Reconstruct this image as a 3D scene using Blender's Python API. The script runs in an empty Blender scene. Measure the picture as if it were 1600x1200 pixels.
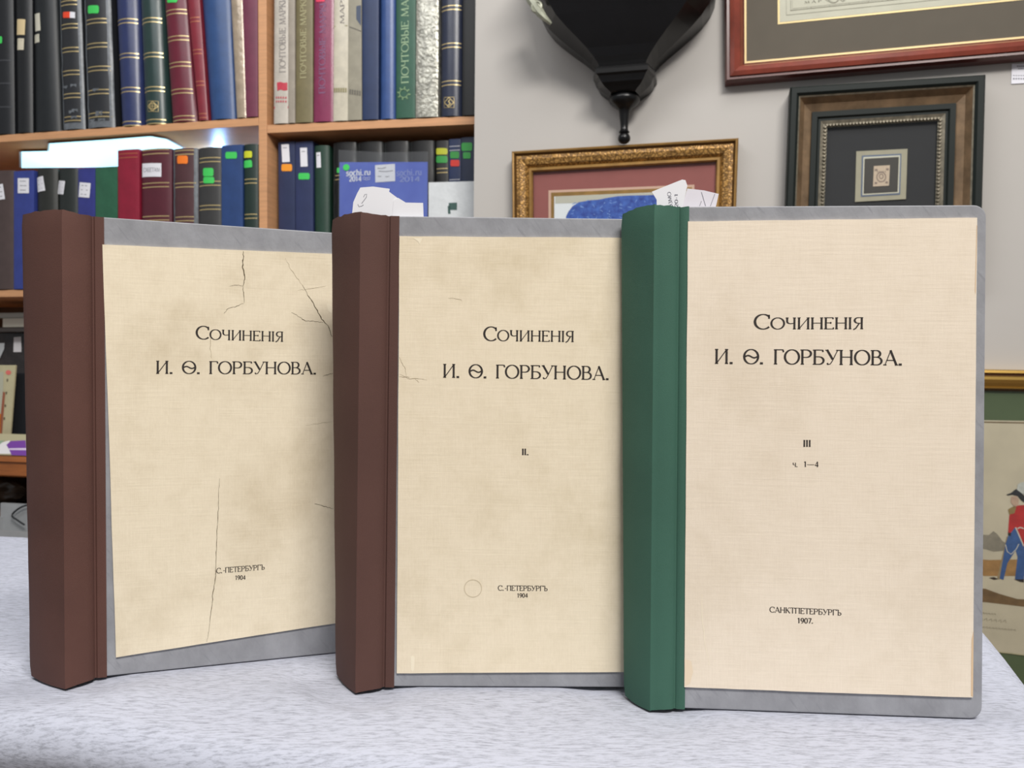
import bpy, bmesh, math, random
from mathutils import Matrix, Vector, noise
random.seed(4)
C = bpy.context.scene.collection
R = math.radians

# ------------------------------------------------------------------ camera, world, lights, exposure
F, PITCH, ROLL, CAM_Z = 1338.2, R(0.342), R(0.516), 0.1836
cam_pos = Vector((0, 0, CAM_Z))
cp, sp, cr, sr = math.cos(PITCH), math.sin(PITCH), math.cos(ROLL), math.sin(ROLL)
fwd, up0, rt0 = Vector((0, cp, -sp)), Vector((0, sp, cp)), Vector((1, 0, 0))
rt, upv = rt0 * cr + up0 * sr, up0 * cr - rt0 * sr
cd = bpy.data.cameras.new('camera')
cam = bpy.data.objects.new('camera', cd)
C.objects.link(cam)
cam.matrix_world = Matrix(((rt.x, upv.x, -fwd.x, 0), (rt.y, upv.y, -fwd.y, 0), (rt.z, upv.z, -fwd.z, CAM_Z), (0, 0, 0, 1)))
cd.sensor_fit = 'HORIZONTAL'
cd.sensor_width = 36
cd.lens = 36 * F / 1600
cd.clip_start = 0.01
cd.dof.use_dof = True
cd.dof.focus_distance = 0.52
cd.dof.aperture_fstop = 22
bpy.context.scene.camera = cam

vs = bpy.context.scene.view_settings
vs.view_transform = 'Standard'
vs.look = 'None'
vs.gamma = 1
vs.use_curve_mapping = False
vs.exposure = 0.0

w = bpy.data.worlds.new('world')
bpy.context.scene.world = w
w.use_nodes = True
w.node_tree.nodes['Background'].inputs[0].default_value = (0.95, 0.97, 1.0, 1)
w.node_tree.nodes['Background'].inputs[1].default_value = 0.27


def area(name, loc, target, sx, sy, power, col=(1, 1, 1)):
    l = bpy.data.lights.new(name, 'AREA')
    l.shape = 'RECTANGLE'
    l.size, l.size_y, l.energy, l.color = sx, sy, power, col
    o = bpy.data.objects.new(name, l)
    C.objects.link(o)
    o.location = loc
    o.rotation_euler = (Vector(target) - Vector(loc)).to_track_quat('-Z', 'Y').to_euler()
    return o


area("ceiling_lamp_light", (0.6, -1.0, 2.34), (0.05, 0.55, 0.05), 1.2, 0.5, 86, (1.0, 0.965, 0.92))
area('ceiling_lamp_light', (0.2, 0.75, 1.85), (0.15, 0.9, 0.0), 1.3, 0.5, 11, (1.0, 0.985, 0.96))
area('ceiling_lamp_light', (-1.1, 0.6, 1.85), (-0.7, 2.0, 0.4), 1.2, 0.4, 10, (0.97, 0.98, 1.0))


# ------------------------------------------------------------------ helpers
def srgb(c):
    def f(v):
        v /= 255.0
        return v / 12.92 if v <= 0.04045 else ((v + 0.055) / 1.055) ** 2.4
    return (f(c[0]), f(c[1]), f(c[2]), 1)


def mat(name, col, rough=0.6, metal=0.0, var=0.0, vscale=30.0, col2=None, bump=0.0, bscale=200.0, spec=0.5, stretch=(1, 1, 1), emit=None, estr=0.0, alpha=1.0):
    m = bpy.data.materials.new(name)
    m.use_nodes = True
    nt = m.node_tree
    b = nt.nodes['Principled BSDF']
    b.inputs['Base Color'].default_value = srgb(col)
    b.inputs['Roughness'].default_value = rough
    b.inputs['Metallic'].default_value = metal
    b.inputs['Specular IOR Level'].default_value = spec
    b.inputs['Alpha'].default_value = alpha
    if emit:
        b.inputs['Emission Color'].default_value = emit + (1,)
        b.inputs['Emission Strength'].default_value = estr
    tc = nt.nodes.new('ShaderNodeTexCoord')
    mp = nt.nodes.new('ShaderNodeMapping')
    mp.inputs['Scale'].default_value = stretch
    nt.links.new(tc.outputs['Object'], mp.inputs[0])
    if var > 0 or col2:
        n = nt.nodes.new('ShaderNodeTexNoise')
        n.inputs['Scale'].default_value = vscale
        n.inputs['Detail'].default_value = 6
        n.inputs['Roughness'].default_value = 0.6
        nt.links.new(mp.outputs[0], n.inputs['Vector'])
        r = nt.nodes.new('ShaderNodeValToRGB')
        r.color_ramp.elements[0].position = 0.3
        r.color_ramp.elements[1].position = 0.7
        c2 = col2 or tuple(max(0, v * (1 - var)) for v in col)
        r.color_ramp.elements[0].color = srgb(c2)
        r.color_ramp.elements[1].color = srgb(col)
        nt.links.new(n.outputs['Fac'], r.inputs[0])
        nt.links.new(r.outputs[0], b.inputs['Base Color'])
    if bump > 0:
        n2 = nt.nodes.new('ShaderNodeTexNoise')
        n2.inputs['Scale'].default_value = bscale
        n2.inputs['Detail'].default_value = 4
        nt.links.new(mp.outputs[0], n2.inputs['Vector'])
        bp = nt.nodes.new('ShaderNodeBump')
        bp.inputs['Strength'].default_value = bump
        bp.inputs['Distance'].default_value = 0.002
        nt.links.new(n2.outputs['Fac'], bp.inputs['Height'])
        nt.links.new(bp.outputs[0], b.inputs['Normal'])
    return m


_mc = {}


def cm(col, rough=0.55, **k):
    key = (col, rough, tuple(sorted(k.items())))
    if key not in _mc:
        _mc[key] = mat('finish_%d_%d_%d' % col, col, rough, **k)
    return _mc[key]


MW = {}


def thing(name, label, cat, loc=(0, 0, 0), rotz=0.0, group=None):
    o = bpy.data.objects.new(name, None)
    o.empty_display_size = 0.02
    C.objects.link(o)
    o.location = loc
    o.rotation_euler = (0, 0, rotz)
    MW[o] = Matrix.Translation(Vector(loc)) @ Matrix.Rotation(rotz, 4, 'Z')
    return tag(o, label, cat, group)


def tag(o, label, cat, group=None):
    o['label'] = label
    o['category'] = cat
    if group:
        o['group'] = group
    return o


class MB:
    """collects faces (world coordinates), builds ONE mesh object"""

    def __init__(self):
        self.v, self.f, self.m = [], [], []

    def add(self, vs_, fs, mi=0):
        k = len(self.v)
        self.v += [Vector(p) for p in vs_]
        for f in fs:
            self.f.append([i + k for i in f])
            self.m.append(mi)

    def poly(self, pts, mi=0):
        self.add(pts, [list(range(len(pts)))], mi)

    def prism(self, a, b, mi=0, caps=True, mia=None):
        """loop a to loop b of equal length, closed"""
        n = len(a)
        fs = [(i, (i + 1) % n, n + (i + 1) % n, n + i) for i in range(n)]
        self.add(list(a) + list(b), fs, mi)
        if caps:
            self.poly(list(a)[::-1], mi if mia is None else mia)
            self.poly(list(b), mi if mia is None else mia)

    def box8(self, a, b, mi=0):
        self.prism(a, b, mi)

    def grid(self, rows, mi=0, close=False):
        n = len(rows[0])
        vs_ = [p for r in rows for p in r]
        fs = []
        for i in range(len(rows) - 1):
            for j in range(n if close else n - 1):
                j2 = (j + 1) % n
                fs.append((i * n + j, i * n + j2, (i + 1) * n + j2, (i + 1) * n + j))
        self.add(vs_, fs, mi)

    def tube(self, pts, r, mi=0, n=8):
        rows = []
        for i, p in enumerate(pts):
            p = Vector(p)
            a = Vector(pts[max(0, i - 1)])
            b = Vector(pts[min(len(pts) - 1, i + 1)])
            d = (b - a).normalized()
            u = d.cross(Vector((0.13, 0.27, 0.95))).normalized()
            v = d.cross(u)
            rr = r[i] if isinstance(r, (list, tuple)) else r
            rows.append([p + (u * math.cos(t) + v * math.sin(t)) * rr for t in [2 * math.pi * k / n for k in range(n)]])
        self.grid(rows, mi, True)
        self.poly(rows[0][::-1], mi)
        self.poly(rows[-1], mi)

    def build(self, name, mats, parent=None, smooth=False, bevel=0.0, merge=True):
        me = bpy.data.meshes.new(name)
        M = MW[parent] if parent else Matrix.Identity(4)
        Mi = M.inverted()
        me.from_pydata([Mi @ p for p in self.v], [], self.f)
        for m in (mats if isinstance(mats, (list, tuple)) else [mats]):
            me.materials.append(m)
        for p, mi in zip(me.polygons, self.m):
            p.material_index = mi
            p.use_smooth = smooth
        bm = bmesh.new()
        bm.from_mesh(me)
        if merge:
            bmesh.ops.remove_doubles(bm, verts=bm.verts, dist=1e-6)
            bmesh.ops.recalc_face_normals(bm, faces=bm.faces)
        bm.to_mesh(me)
        bm.free()
        o = bpy.data.objects.new(name, me)
        C.objects.link(o)
        o.parent = parent
        MW[o] = M
        if bevel > 0:
            bv = o.modifiers.new('bevel', 'BEVEL')
            bv.width = bevel
            bv.segments = 2
            bv.limit_method = 'ANGLE'
            bv.angle_limit = R(40)
        if smooth:
            try:
                me.set_sharp_from_angle(angle=R(42))
            except Exception:
                pass
        return o


def boxmb(c, s, mi=0, mb=None):
    mb = mb or MB()
    x0, x1, y0, y1, z0, z1 = c[0] - s[0] / 2, c[0] + s[0] / 2, c[1] - s[1] / 2, c[1] + s[1] / 2, c[2] - s[2] / 2, c[2] + s[2] / 2
    mb.prism([(x0, y0, z0), (x1, y0, z0), (x1, y1, z0), (x0, y1, z0)], [(x0, y0, z1), (x1, y0, z1), (x1, y1, z1), (x0, y1, z1)], mi)
    return mb


def struct(o):
    o['kind'] = 'structure'
    return o


def ray(px, py):
    X, Y = px - 800, py - 600
    x, y = X * cr + Y * sr, -X * sr + Y * cr
    u = -y / F
    return Vector((x / F, cp + u * sp, -sp + u * cp))


def hit(px, py, p0, n):
    d = ray(px, py)
    return cam_pos + d * ((p0 - cam_pos).dot(n) / d.dot(n))


# wall frame: s along the wall (to the right, coming nearer), z up, off towards the room
PSI = R(14)
WT = Vector((math.cos(PSI), -math.sin(PSI), 0))
WN = Vector((-math.sin(PSI), -math.cos(PSI), 0))
d0 = ray(740, 200)
W0 = Vector((d0.x / d0.y * 1.8, 1.8, 0))
WROT = -PSI


def wp(s, z, off=0.0):
    return W0 + WT * s + WN * off + Vector((0, 0, z))


def wpix(px, py, off=0.0):
    """pixel to (s, z) on the plane parallel to the wall at distance off"""
    p = hit(px, py, W0 + WN * off, WN)
    return (p - W0).dot(WT), p.z


# ------------------------------------------------------------------ lettering (drawn strokes, no fonts)
def arcpts(cx, cy, rx, ry, a0, a1, n=20):
    return [(cx + rx * math.cos(R(a0 + (a1 - a0) * i / n)), cy + ry * math.sin(R(a0 + (a1 - a0) * i / n))) for i in range(n + 1)]


def wave():
    return [(0.12 + 0.72 * i / 12, 0.5 + 0.075 * math.sin(2 * math.pi * i / 12)) for i in range(13)]


# glyph: width, list of (points, weight) ; weight 'n' = nib (thick when vertical), 'k' thick, 'h' hairline ; serif list (x, y)
def stem(x, y0=0.0, y1=1.0):
    return ([(x, y0), (x, y1)], 'k')


def S(*xy):
    return list(xy)


GL = {
    'О': (0.98, [(arcpts(.48, .5, .42, .48, 0, 360, 32), 'n')], []),
    'С': (0.84, [(arcpts(.47, .5, .42, .48, 44, 316, 26), 'n'), ([(.76, .95), (.77, .70)], 'm')], []),
    'Ч': (0.78, [stem(.6), ([(.12, 1), (.12, .68)], 'k'), (arcpts(.34, .68, .22, .2, 180, 275, 8) + [(.6, .52)], 'n')], S((.12, 1), (.6, 1), (.6, 0))),
    'И': (0.88, [stem(.12), stem(.72), ([(.13, .05), (.71, .95)], 'h')], S((.12, 1), (.12, 0), (.72, 1), (.72, 0))),
    'Н': (0.88, [stem(.12), stem(.72), ([(.12, .52), (.72, .52)], 'h')], S((.12, 1), (.12, 0), (.72, 1), (.72, 0))),
    'Е': (0.7, [stem(.12), ([(.1, .975), (.58, .975)], 'h'), ([(.12, .54), (.44, .54)], 'h'), ([(.1, .025), (.6, .025)], 'h'), ([(.58, .99), (.59, .86)], 'm'), ([(.6, .0), (.62, .15)], 'm'), ([(.44, .61), (.44, .47)], 'm')], S((.1, 1), (.1, 0))),
    'І': (0.3, [stem(.12)], S((.12, 1), (.12, 0))),
    'Я': (0.76, [stem(.58), ([(.58, .975)] + arcpts(.36, .74, .24, .235, 90, 270, 14) + [(.58, .5)], 'n'), ([(.42, .5), (.2, .08), (.04, -.04)], 'm')], S((.58, 1), (.58, 0))),
    'Ѳ': (0.98, [(arcpts(.48, .5, .42, .48, 0, 360, 32), 'n'), (wave(), 'm')], []),
    'Г': (0.62, [stem(.12), ([(.1, .975), (.55, .975)], 'h'), ([(.55, .99), (.6, .82)], 'm')], S((.12, 0), (.12, 1))),
    'Р': (0.74, [stem(.12), ([(.12, .975)] + arcpts(.36, .73, .27, .245, 90, -90, 14) + [(.12, .485)], 'n')], S((.12, 0), (.1, 1))),
    'Б': (0.76, [stem(.12), ([(.1, .975), (.58, .975)], 'h'), ([(.58, .99), (.6, .85)], 'm'), ([(.12, .53)] + arcpts(.36, .28, .28, .25, 90, -90, 14) + [(.12, .03)], 'n')], S((.1, 0), (.1, 1))),
    'У': (0.8, [([(.08, 1), (.42, .36)], 'k'), ([(.72, 1), (.4, .26), (.28, .06), (.14, .02), (.1, .1)], 'h'), ([(.1, .12), (.14, .02)], 'm')], S((.08, 1), (.72, 1))),
    'В': (0.76, [stem(.12), ([(.12, .975)] + arcpts(.34, .755, .22, .22, 90, -90, 12) + [(.12, .535)], 'n'), ([(.34, .535)] + arcpts(.36, .28, .28, .255, 90, -90, 14) + [(.12, .025)], 'n')], S((.1, 0), (.1, 1))),
    'А': (0.86, [([(.08, 0), (.42, 1)], 'h'), ([(.4, 1), (.76, 0)], 'k'), ([(.18, .33), (.64, .33)], 'h')], S((.08, 0), (.76, 0))),
    '.': (0.42, [([(.12, -.01), (.12, .13)], 'd')], []),
    'К': (0.78, [stem(.12), ([(.14, .46), (.62, 1)], 'h'), ([(.28, .6), (.7, 0)], 'k')], S((.12, 0), (.12, 1), (.62, 1), (.7, 0))),
    'Т': (0.78, [stem(.38), ([(.05, .975), (.71, .975)], 'h'), ([(.05, .99), (.03, .82)], 'm'), ([(.71, .99), (.73, .82)], 'm')], S((.38, 0))),
    'П': (0.86, [stem(.12), stem(.7), ([(.12, .975), (.7, .975)], 'h')], S((.12, 0), (.7, 0), (.1, 1), (.72, 1))),
    'Ъ': (0.86, [stem(.3), ([(.04, .975), (.3, .975)], 'h'), ([(.04, .99), (.03, .84)], 'm'), ([(.3, .5)] + arcpts(.5, .27, .24, .24, 90, -90, 12) + [(.3, .03)], 'n')], S((.3, 0))),
    'М': (1.02, [([(.1, 0), (.16, 1)], 'h'), ([(.16, 1), (.5, .08)], 'k'), ([(.5, .08), (.82, 1)], 'h'), ([(.82, 1), (.88, 0)], 'k')], S((.1, 0), (.88, 0))),
    'Ы': (1.0, [stem(.12), stem(.84), ([(.12, .53)] + arcpts(.32, .28, .24, .25, 90, -90, 12) + [(.12, .03)], 'n')], S((.12, 1), (.84, 1), (.84, 0))),
    'Э': (0.8, [(arcpts(.32, .5, .36, .48, 130, -130, 24), 'n'), ([(.3, .52), (.68, .52)], 'h')], []),
    'З': (0.66, [(arcpts(.28, .75, .2, .22, 150, -90, 12) + arcpts(.28, .28, .26, .26, 90, -150, 12), 'n')], []),
    'Ш': (1.2, [stem(.12), stem(.58), stem(1.04), ([(.12, .03), (1.04, .03)], 'h')], []),
    '1': (0.5, [stem(.24), ([(.06, .84), (.24, .99)], 'm')], S((.24, 0))),
    '9': (0.58, [(arcpts(.27, .68, .2, .3, 0, 360, 22), 'n'), ([(.47, .68), (.44, .32), (.32, .08), (.12, .02)], 'm')], []),
    '0': (0.6, [(arcpts(.28, .5, .22, .48, 0, 360, 26), 'n')], []),
    '4': (0.62, [stem(.42), ([(.42, 1), (.04, .28)], 'h'), ([(.04, .28), (.58, .28)], 'm')], []),
    '7': (0.56, [([(.04, .95), (.5, .95)], 'm'), ([(.5, .97), (.2, 0)], 'k')], []),
    '2': (0.56, [(arcpts(.27, .72, .2, .25, 170, -35, 12) + [(.05, .05)], 'n'), ([(.04, .04), (.5, .04)], 'k')], []),
    '-': (0.36, [([(.04, .4), (.3, .4)], 'm')], []),
    '—': (1.25, [([(.02, .42), (1.2, .42)], 'h')], []),
    ' ': (0.42, [], []),
    's': (0.56, [([(.46, .62), (.3, .68), (.12, .6), (.12, .44), (.42, .3), (.44, .12), (.26, .02), (.06, .08)], 'k')], []),
    'o': (0.62, [(arcpts(.29, .35, .22, .32, 0, 360, 20), 'k')], []),
    'c': (0.54, [(arcpts(.29, .35, .22, .32, 55, 305, 14), 'k')], []),
    'h': (0.62, [stem(.1, 0, 1), ([(.1, .5), (.25, .68), (.42, .6), (.46, .4), (.46, 0)], 'k')], []),
    'i': (0.3, [stem(.12, 0, .68), stem(.12, .8, .95)], []),
    'r': (0.42, [stem(.1, 0, .68), ([(.1, .45), (.2, .62), (.38, .66)], 'k')], []),
    'u': (0.62, [([(.1, .68), (.1, .25), (.18, .06), (.34, .04), (.46, .2)], 'k'), stem(.48, 0, .68)], []),
}


def stroke(mb, pts, wfun, mp, mi):
    n = len(pts)
    L, Rr = [], []
    closed = n > 3 and math.dist(pts[0], pts[-1]) < 1e-6
    for i, p in enumerate(pts):
        a = pts[i - 1] if i > 0 else (pts[-2] if closed else p)
        b = pts[i + 1] if i < n - 1 else (pts[1] if closed else p)
        dx, dy = b[0] - a[0], b[1] - a[1]
        l = math.hypot(dx, dy) or 1
        nx, ny = -dy / l, dx / l
        hw = wfun(abs(nx)) / 2
        L.append(mp(p[0] + nx * hw, p[1] + ny * hw))
        Rr.append(mp(p[0] - nx * hw, p[1] - ny * hw))
    mb.grid([L, Rr], mi)


def text(mb, s, mp2, mi=0, thick=0.135, thin=0.058, serif=True, caps=None):
    """draws s into mb; mp2(x, y) with x 0..1 along the line and y in cap heights"""
    items, x = [], 0.0
    for i, ch in enumerate(s):
        k = caps[i] if caps else 1.0
        g = GL[ch]
        items.append((g, x, k))
        x += g[0] * k
    tot = x - 0.12
    W = {'k': lambda q: thick, 'h': lambda q: thin, 'm': lambda q: (thick + thin) / 2, 'd': lambda q: thick * 1.35,
         'n': lambda q: thin + (thick - thin) * q ** 1.3}
    for g, x0, k in items:
        mp = lambda a, b, x0=x0, k=k: mp2((x0 + a * k) / tot, b * k)
        for pts, wt in g[1]:
            stroke(mb, pts, W[wt], mp, mi)
        if serif:
            for (sx, sy) in g[2]:
                q = thin * 1.05
                yy = (q / 2 if sy < .5 else sy - q / 2)
                stroke(mb, [(sx - .1, yy), (sx + .1, yy)], lambda a: q, mp, mi)


def text_between(mb, s, p0, p1, upvec, mi=0, **k):
    """p0,p1 world ends of the baseline, upvec = world vector of one cap height"""
    p0, p1, upvec = Vector(p0), Vector(p1), Vector(upvec)
    text(mb, s, lambda x, y: p0 + (p1 - p0) * x + upvec * y, mi, **k)


# ------------------------------------------------------------------ materials
M_gold = mat('gold_line', (216, 194, 138), 0.3, 0.45)
M_ink = mat('black_ink', (45, 38, 34), 0.7)
M_white = mat('white_paper', (236, 236, 240), 0.7)
M_pages = mat('page_edges', (214, 200, 168), 0.8, var=0.15, vscale=60, stretch=(1, 60, 1))
M_brown = mat('brown_cloth', (100, 68, 60), 0.75, var=0.1, vscale=14, bump=0.14, bscale=2400, spec=0.3)
M_brown2 = mat('brown_cloth', (96, 67, 60), 0.75, var=0.12, vscale=10, bump=0.14, bscale=2400, spec=0.3)
M_green = mat('green_cloth', (66, 106, 90), 0.75, var=0.08, vscale=12, bump=0.16, bscale=2400, spec=0.3)
M_grey = mat('grey_board_paper', (160, 161, 166), 0.65, var=0.12, vscale=70, stretch=(1, 1, 0.7), bump=0.12, bscale=300, spec=0.3)
M_wood = mat('beech_laminate', (222, 166, 120), 0.45, var=0.1, vscale=12, stretch=(1, 1, 14))
M_back = mat('back_panel_paint', (112, 88, 66), 0.7, var=0.1)


def clear(name, tint, gloss_col, rough, facing, haze=None, hazef=0.0, bump=0.0, bscale=60):
    m = bpy.data.materials.new(name)
    m.use_nodes = True
    nt = m.node_tree
    nt.nodes.remove(nt.nodes['Principled BSDF'])
    out = nt.nodes['Material Output']
    tr = nt.nodes.new('ShaderNodeBsdfTransparent')
    tr.inputs[0].default_value = tint + (1,)
    gl = nt.nodes.new('ShaderNodeBsdfGlossy')
    gl.inputs['Color'].default_value = gloss_col + (1,)
    gl.inputs['Roughness'].default_value = rough
    lw = nt.nodes.new('ShaderNodeLayerWeight')
    pw = nt.nodes.new('ShaderNodeMath')
    pw.operation = 'POWER'
    pw.inputs[1].default_value = 5
    nt.links.new(lw.outputs['Facing'], pw.inputs[0])
    ma = nt.nodes.new('ShaderNodeMath')
    ma.operation = 'MULTIPLY_ADD'
    ma.inputs[1].default_value = 0.7
    ma.inputs[2].default_value = facing
    nt.links.new(pw.outputs[0], ma.inputs[0])
    mx = nt.nodes.new('ShaderNodeMixShader')
    nt.links.new(ma.outputs[0], mx.inputs[0])
    last = tr.outputs[0]
    if haze:
        df = nt.nodes.new('ShaderNodeBsdfDiffuse')
        df.inputs[0].default_value = haze + (1,)
        mh = nt.nodes.new('ShaderNodeMixShader')
        mh.inputs[0].default_value = hazef
        nt.links.new(last, mh.inputs[1])
        nt.links.new(df.outputs[0], mh.inputs[2])
        last = mh.outputs[0]
    if bump:
        tcn = nt.nodes.new('ShaderNodeTexCoord')
        nn = nt.nodes.new('ShaderNodeTexNoise')
        nn.inputs['Scale'].default_value = bscale
        bb = nt.nodes.new('ShaderNodeBump')
        bb.inputs['Strength'].default_value = bump
        bb.inputs['Distance'].default_value = .004
        nt.links.new(tcn.outputs['Object'], nn.inputs['Vector'])
        nt.links.new(nn.outputs['Fac'], bb.inputs['Height'])
        nt.links.new(bb.outputs[0], gl.inputs['Normal'])
    nt.links.new(last, mx.inputs[1])
    nt.links.new(gl.outputs[0], mx.inputs[2])
    nt.links.new(mx.outputs[0], out.inputs['Surface'])
    return m


def add_fibres(m, dark, scale, rot, thr):
    """sparse darker paper fibres lying aslant"""
    nt = m.node_tree
    b = nt.nodes['Principled BSDF']
    old = b.inputs['Base Color'].links[0].from_socket
    tc = nt.nodes.new('ShaderNodeTexCoord')
    mp = nt.nodes.new('ShaderNodeMapping')
    mp.inputs['Rotation'].default_value = (0, R(rot), 0)
    mp2 = nt.nodes.new('ShaderNodeMapping')
    mp2.inputs['Scale'].default_value = (1, 1, 0.12)
    n = nt.nodes.new('ShaderNodeTexNoise')
    n.inputs['Scale'].default_value = scale
    n.inputs['Detail'].default_value = 5
    nt.links.new(tc.outputs['Object'], mp.inputs[0])
    nt.links.new(mp.outputs[0], mp2.inputs[0])
    nt.links.new(mp2.outputs[0], n.inputs['Vector'])
    r = nt.nodes.new('ShaderNodeMapRange')
    r.inputs[1].default_value = thr
    r.inputs[2].default_value = thr + 0.13
    nt.links.new(n.outputs['Fac'], r.inputs[0])
    mx = nt.nodes.new('ShaderNodeMix')
    mx.data_type = 'RGBA'
    nt.links.new(r.outputs[0], mx.inputs['Factor'])
    nt.links.new(old, mx.inputs['A'])
    mx.inputs['B'].default_value = srgb(dark)
    nt.links.new(mx.outputs['Result'], b.inputs['Base Color'])


add_fibres(M_grey, (138, 139, 144), 420, 38, 0.6)


def label_mat(name, base, dark, seed):
    m = mat(name, base, 0.75, spec=0.25)
    nt = m.node_tree
    b = nt.nodes['Principled BSDF']
    tc = nt.nodes.new('ShaderNodeTexCoord')
    mp = nt.nodes.new('ShaderNodeMapping')
    mp.inputs['Location'].default_value = (seed * 3.1, seed * 1.7, seed)
    nt.links.new(tc.outputs['Object'], mp.inputs[0])

    def nz(scale, lo, hi, st=None):
        n = nt.nodes.new('ShaderNodeTexNoise')
        n.inputs['Scale'].default_value = scale
        n.inputs['Detail'].default_value = 8
        n.inputs['Roughness'].default_value = 0.62
        if st:
            q = nt.nodes.new('ShaderNodeMapping')
            q.inputs['Scale'].default_value = st
            nt.links.new(mp.outputs[0], q.inputs[0])
            nt.links.new(q.outputs[0], n.inputs['Vector'])
        else:
            nt.links.new(mp.outputs[0], n.inputs['Vector'])
        r = nt.nodes.new('ShaderNodeMapRange')
        r.inputs[1].default_value = lo
        r.inputs[2].default_value = hi
        nt.links.new(n.outputs['Fac'], r.inputs[0])
        return r.outputs[0]
    mx = nt.nodes.new('ShaderNodeMix')
    mx.data_type = 'RGBA'
    mx.inputs['A'].default_value = srgb(base)
    mx.inputs['B'].default_value = srgb(dark)
    a1 = nz(14, 0.5, 0.9 if seed < 3 else 1.05)
    a2 = nz(70, 0.45, 0.95)
    a3 = nz(900, 0.3, 1.0, (1, 1, 0.3))
    ad = nt.nodes.new('ShaderNodeMath')
    ad.operation = 'MULTIPLY_ADD'
    nt.links.new(a2, ad.inputs[0])
    ad.inputs[1].default_value = 0.4
    nt.links.new(a1, ad.inputs[2])
    ae = nt.nodes.new('ShaderNodeMath')
    ae.operation = 'MULTIPLY_ADD'
    nt.links.new(a3, ae.inputs[0])
    ae.inputs[1].default_value = 0.28
    nt.links.new(ad.outputs[0], ae.inputs[2])
    ae.use_clamp = True
    nt.links.new(ae.outputs[0], mx.inputs['Factor'])
    nt.links.new(mx.outputs['Result'], b.inputs['Base Color'])
    # laid paper ribs: fine vertical and horizontal threads
    bp = nt.nodes.new('ShaderNodeBump')
    bp.inputs['Strength'].default_value = 0.16
    bp.inputs['Distance'].default_value = 0.0005
    s2 = nt.nodes.new('ShaderNodeMath')
    s2.operation = 'ADD'
    nt.links.new(nz(700, 0.2, 0.8, (1, 1, 0.06)), s2.inputs[0])
    nt.links.new(nz(700, 0.2, 0.8, (0.06, 1, 1)), s2.inputs[1])
    nt.links.new(s2.outputs[0], bp.inputs['Height'])
    nt.links.new(bp.outputs[0], b.inputs['Normal'])
    return m


M_lab1 = label_mat('cream_label_paper', (242, 229, 203), (208, 192, 162), 1)
M_lab2 = label_mat('cream_label_paper', (242, 228, 202), (212, 196, 164), 2)
M_lab3 = label_mat('cream_label_paper', (242, 228, 208), (220, 204, 180), 3)
M_crack = mat('crack_shadowed_paper', (96, 84, 62), 0.9)
M_crack_light = mat('thin_crease', (150, 134, 104), 0.9)
M_scuff = mat('scuffed_paper', (246, 234, 208), 0.8)
M_scuff_edge = mat('worn_paper_edge', (222, 192, 156), 0.8)

# cloth: melange jersey
M_cloth = mat('grey_melange_jersey', (222, 224, 232), 0.9, spec=0.15)
nt = M_cloth.node_tree
b_ = nt.nodes['Principled BSDF']
tc = nt.nodes.new('ShaderNodeTexCoord')
mp_ = nt.nodes.new('ShaderNodeMapping')
mp_.inputs['Rotation'].default_value = (0, 0, R(9))
mp_.inputs['Scale'].default_value = (0.2, 1, 1)
nt.links.new(tc.outputs['Object'], mp_.inputs[0])
n1 = nt.nodes.new('ShaderNodeTexNoise')
n1.inputs['Scale'].default_value = 620
n1.inputs['Detail'].default_value = 9
n1.inputs['Roughness'].default_value = 0.72
nt.links.new(mp_.outputs[0], n1.inputs['Vector'])
rp = nt.nodes.new('ShaderNodeValToRGB')
rp.color_ramp.elements[0].position = 0.28
rp.color_ramp.elements[0].color = srgb((130, 132, 141))
rp.color_ramp.elements[1].position = 0.54
rp.color_ramp.elements[1].color = srgb((183, 186, 199))
nt.links.new(n1.outputs['Fac'], rp.inputs[0])
nt.links.new(rp.outputs[0], b_.inputs['Base Color'])
bp_ = nt.nodes.new('ShaderNodeBump')
bp_.inputs['Strength'].default_value = 0.3
bp_.inputs['Distance'].default_value = 0.0008
nt.links.new(n1.outputs['Fac'], bp_.inputs['Height'])
nt.links.new(bp_.outputs[0], b_.inputs['Normal'])

# ------------------------------------------------------------------ room
M_wall = mat('painted_wall', (189, 185, 180), 0.85, var=0.02, vscale=3, bump=0.05, bscale=60, spec=0.2)
M_floor = mat('floor_laminate', (120, 100, 84), 0.5, var=0.2, vscale=6, stretch=(1, 8, 1))
FLOOR_Z = -0.76


def wallbox(mb, s0, s1, z0, z1, o0, o1, mi=0):
    mb.prism([wp(s0, z0, o0), wp(s1, z0, o0), wp(s1, z0, o1), wp(s0, z0, o1)], [wp(s0, z1, o0), wp(s1, z1, o0), wp(s1, z1, o1), wp(s0, z1, o1)], mi)
    return mb


SE = wpix(740.5, 300)[0]
struct(wallbox(MB(), SE, SE + 2.2, FLOOR_Z, 1.6, 0, -0.085).build('wall_right', M_wall))
struct(wallbox(MB(), SE - 2.6, SE + 2.2, FLOOR_Z, 1.6, -0.46, -0.54).build('wall_back', M_wall))
struct(boxmb((0, 0.6, FLOOR_Z - 0.02), (6, 5.5, 0.04)).build('floor', M_floor))

# ------------------------------------------------------------------ table and cloth
TA = Vector((0.2675, 0.375, 0))
a_ = hit(1540, 985, Vector((0, 0, 0)), Vector((0, 0, 1)))
b2 = hit(1600, 1058, Vector((0, 0, 0)), Vector((0, 0, 1)))
edge = (a_ - b2).normalized()
a_ = a_ - Vector((edge.y, -edge.x, 0)) * 0.012
fa = hit(0, 1108, Vector((0, 0, 0)), Vector((0, 0, 1)))
fb = hit(600, 1172, Vector((0, 0, 0)), Vector((0, 0, 1)))
ba = hit(0, 838, Vector((0, 0, 0)), Vector((0, 0, 1)))
bdir = Vector((0.97, -0.22, 0)).normalized()


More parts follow.
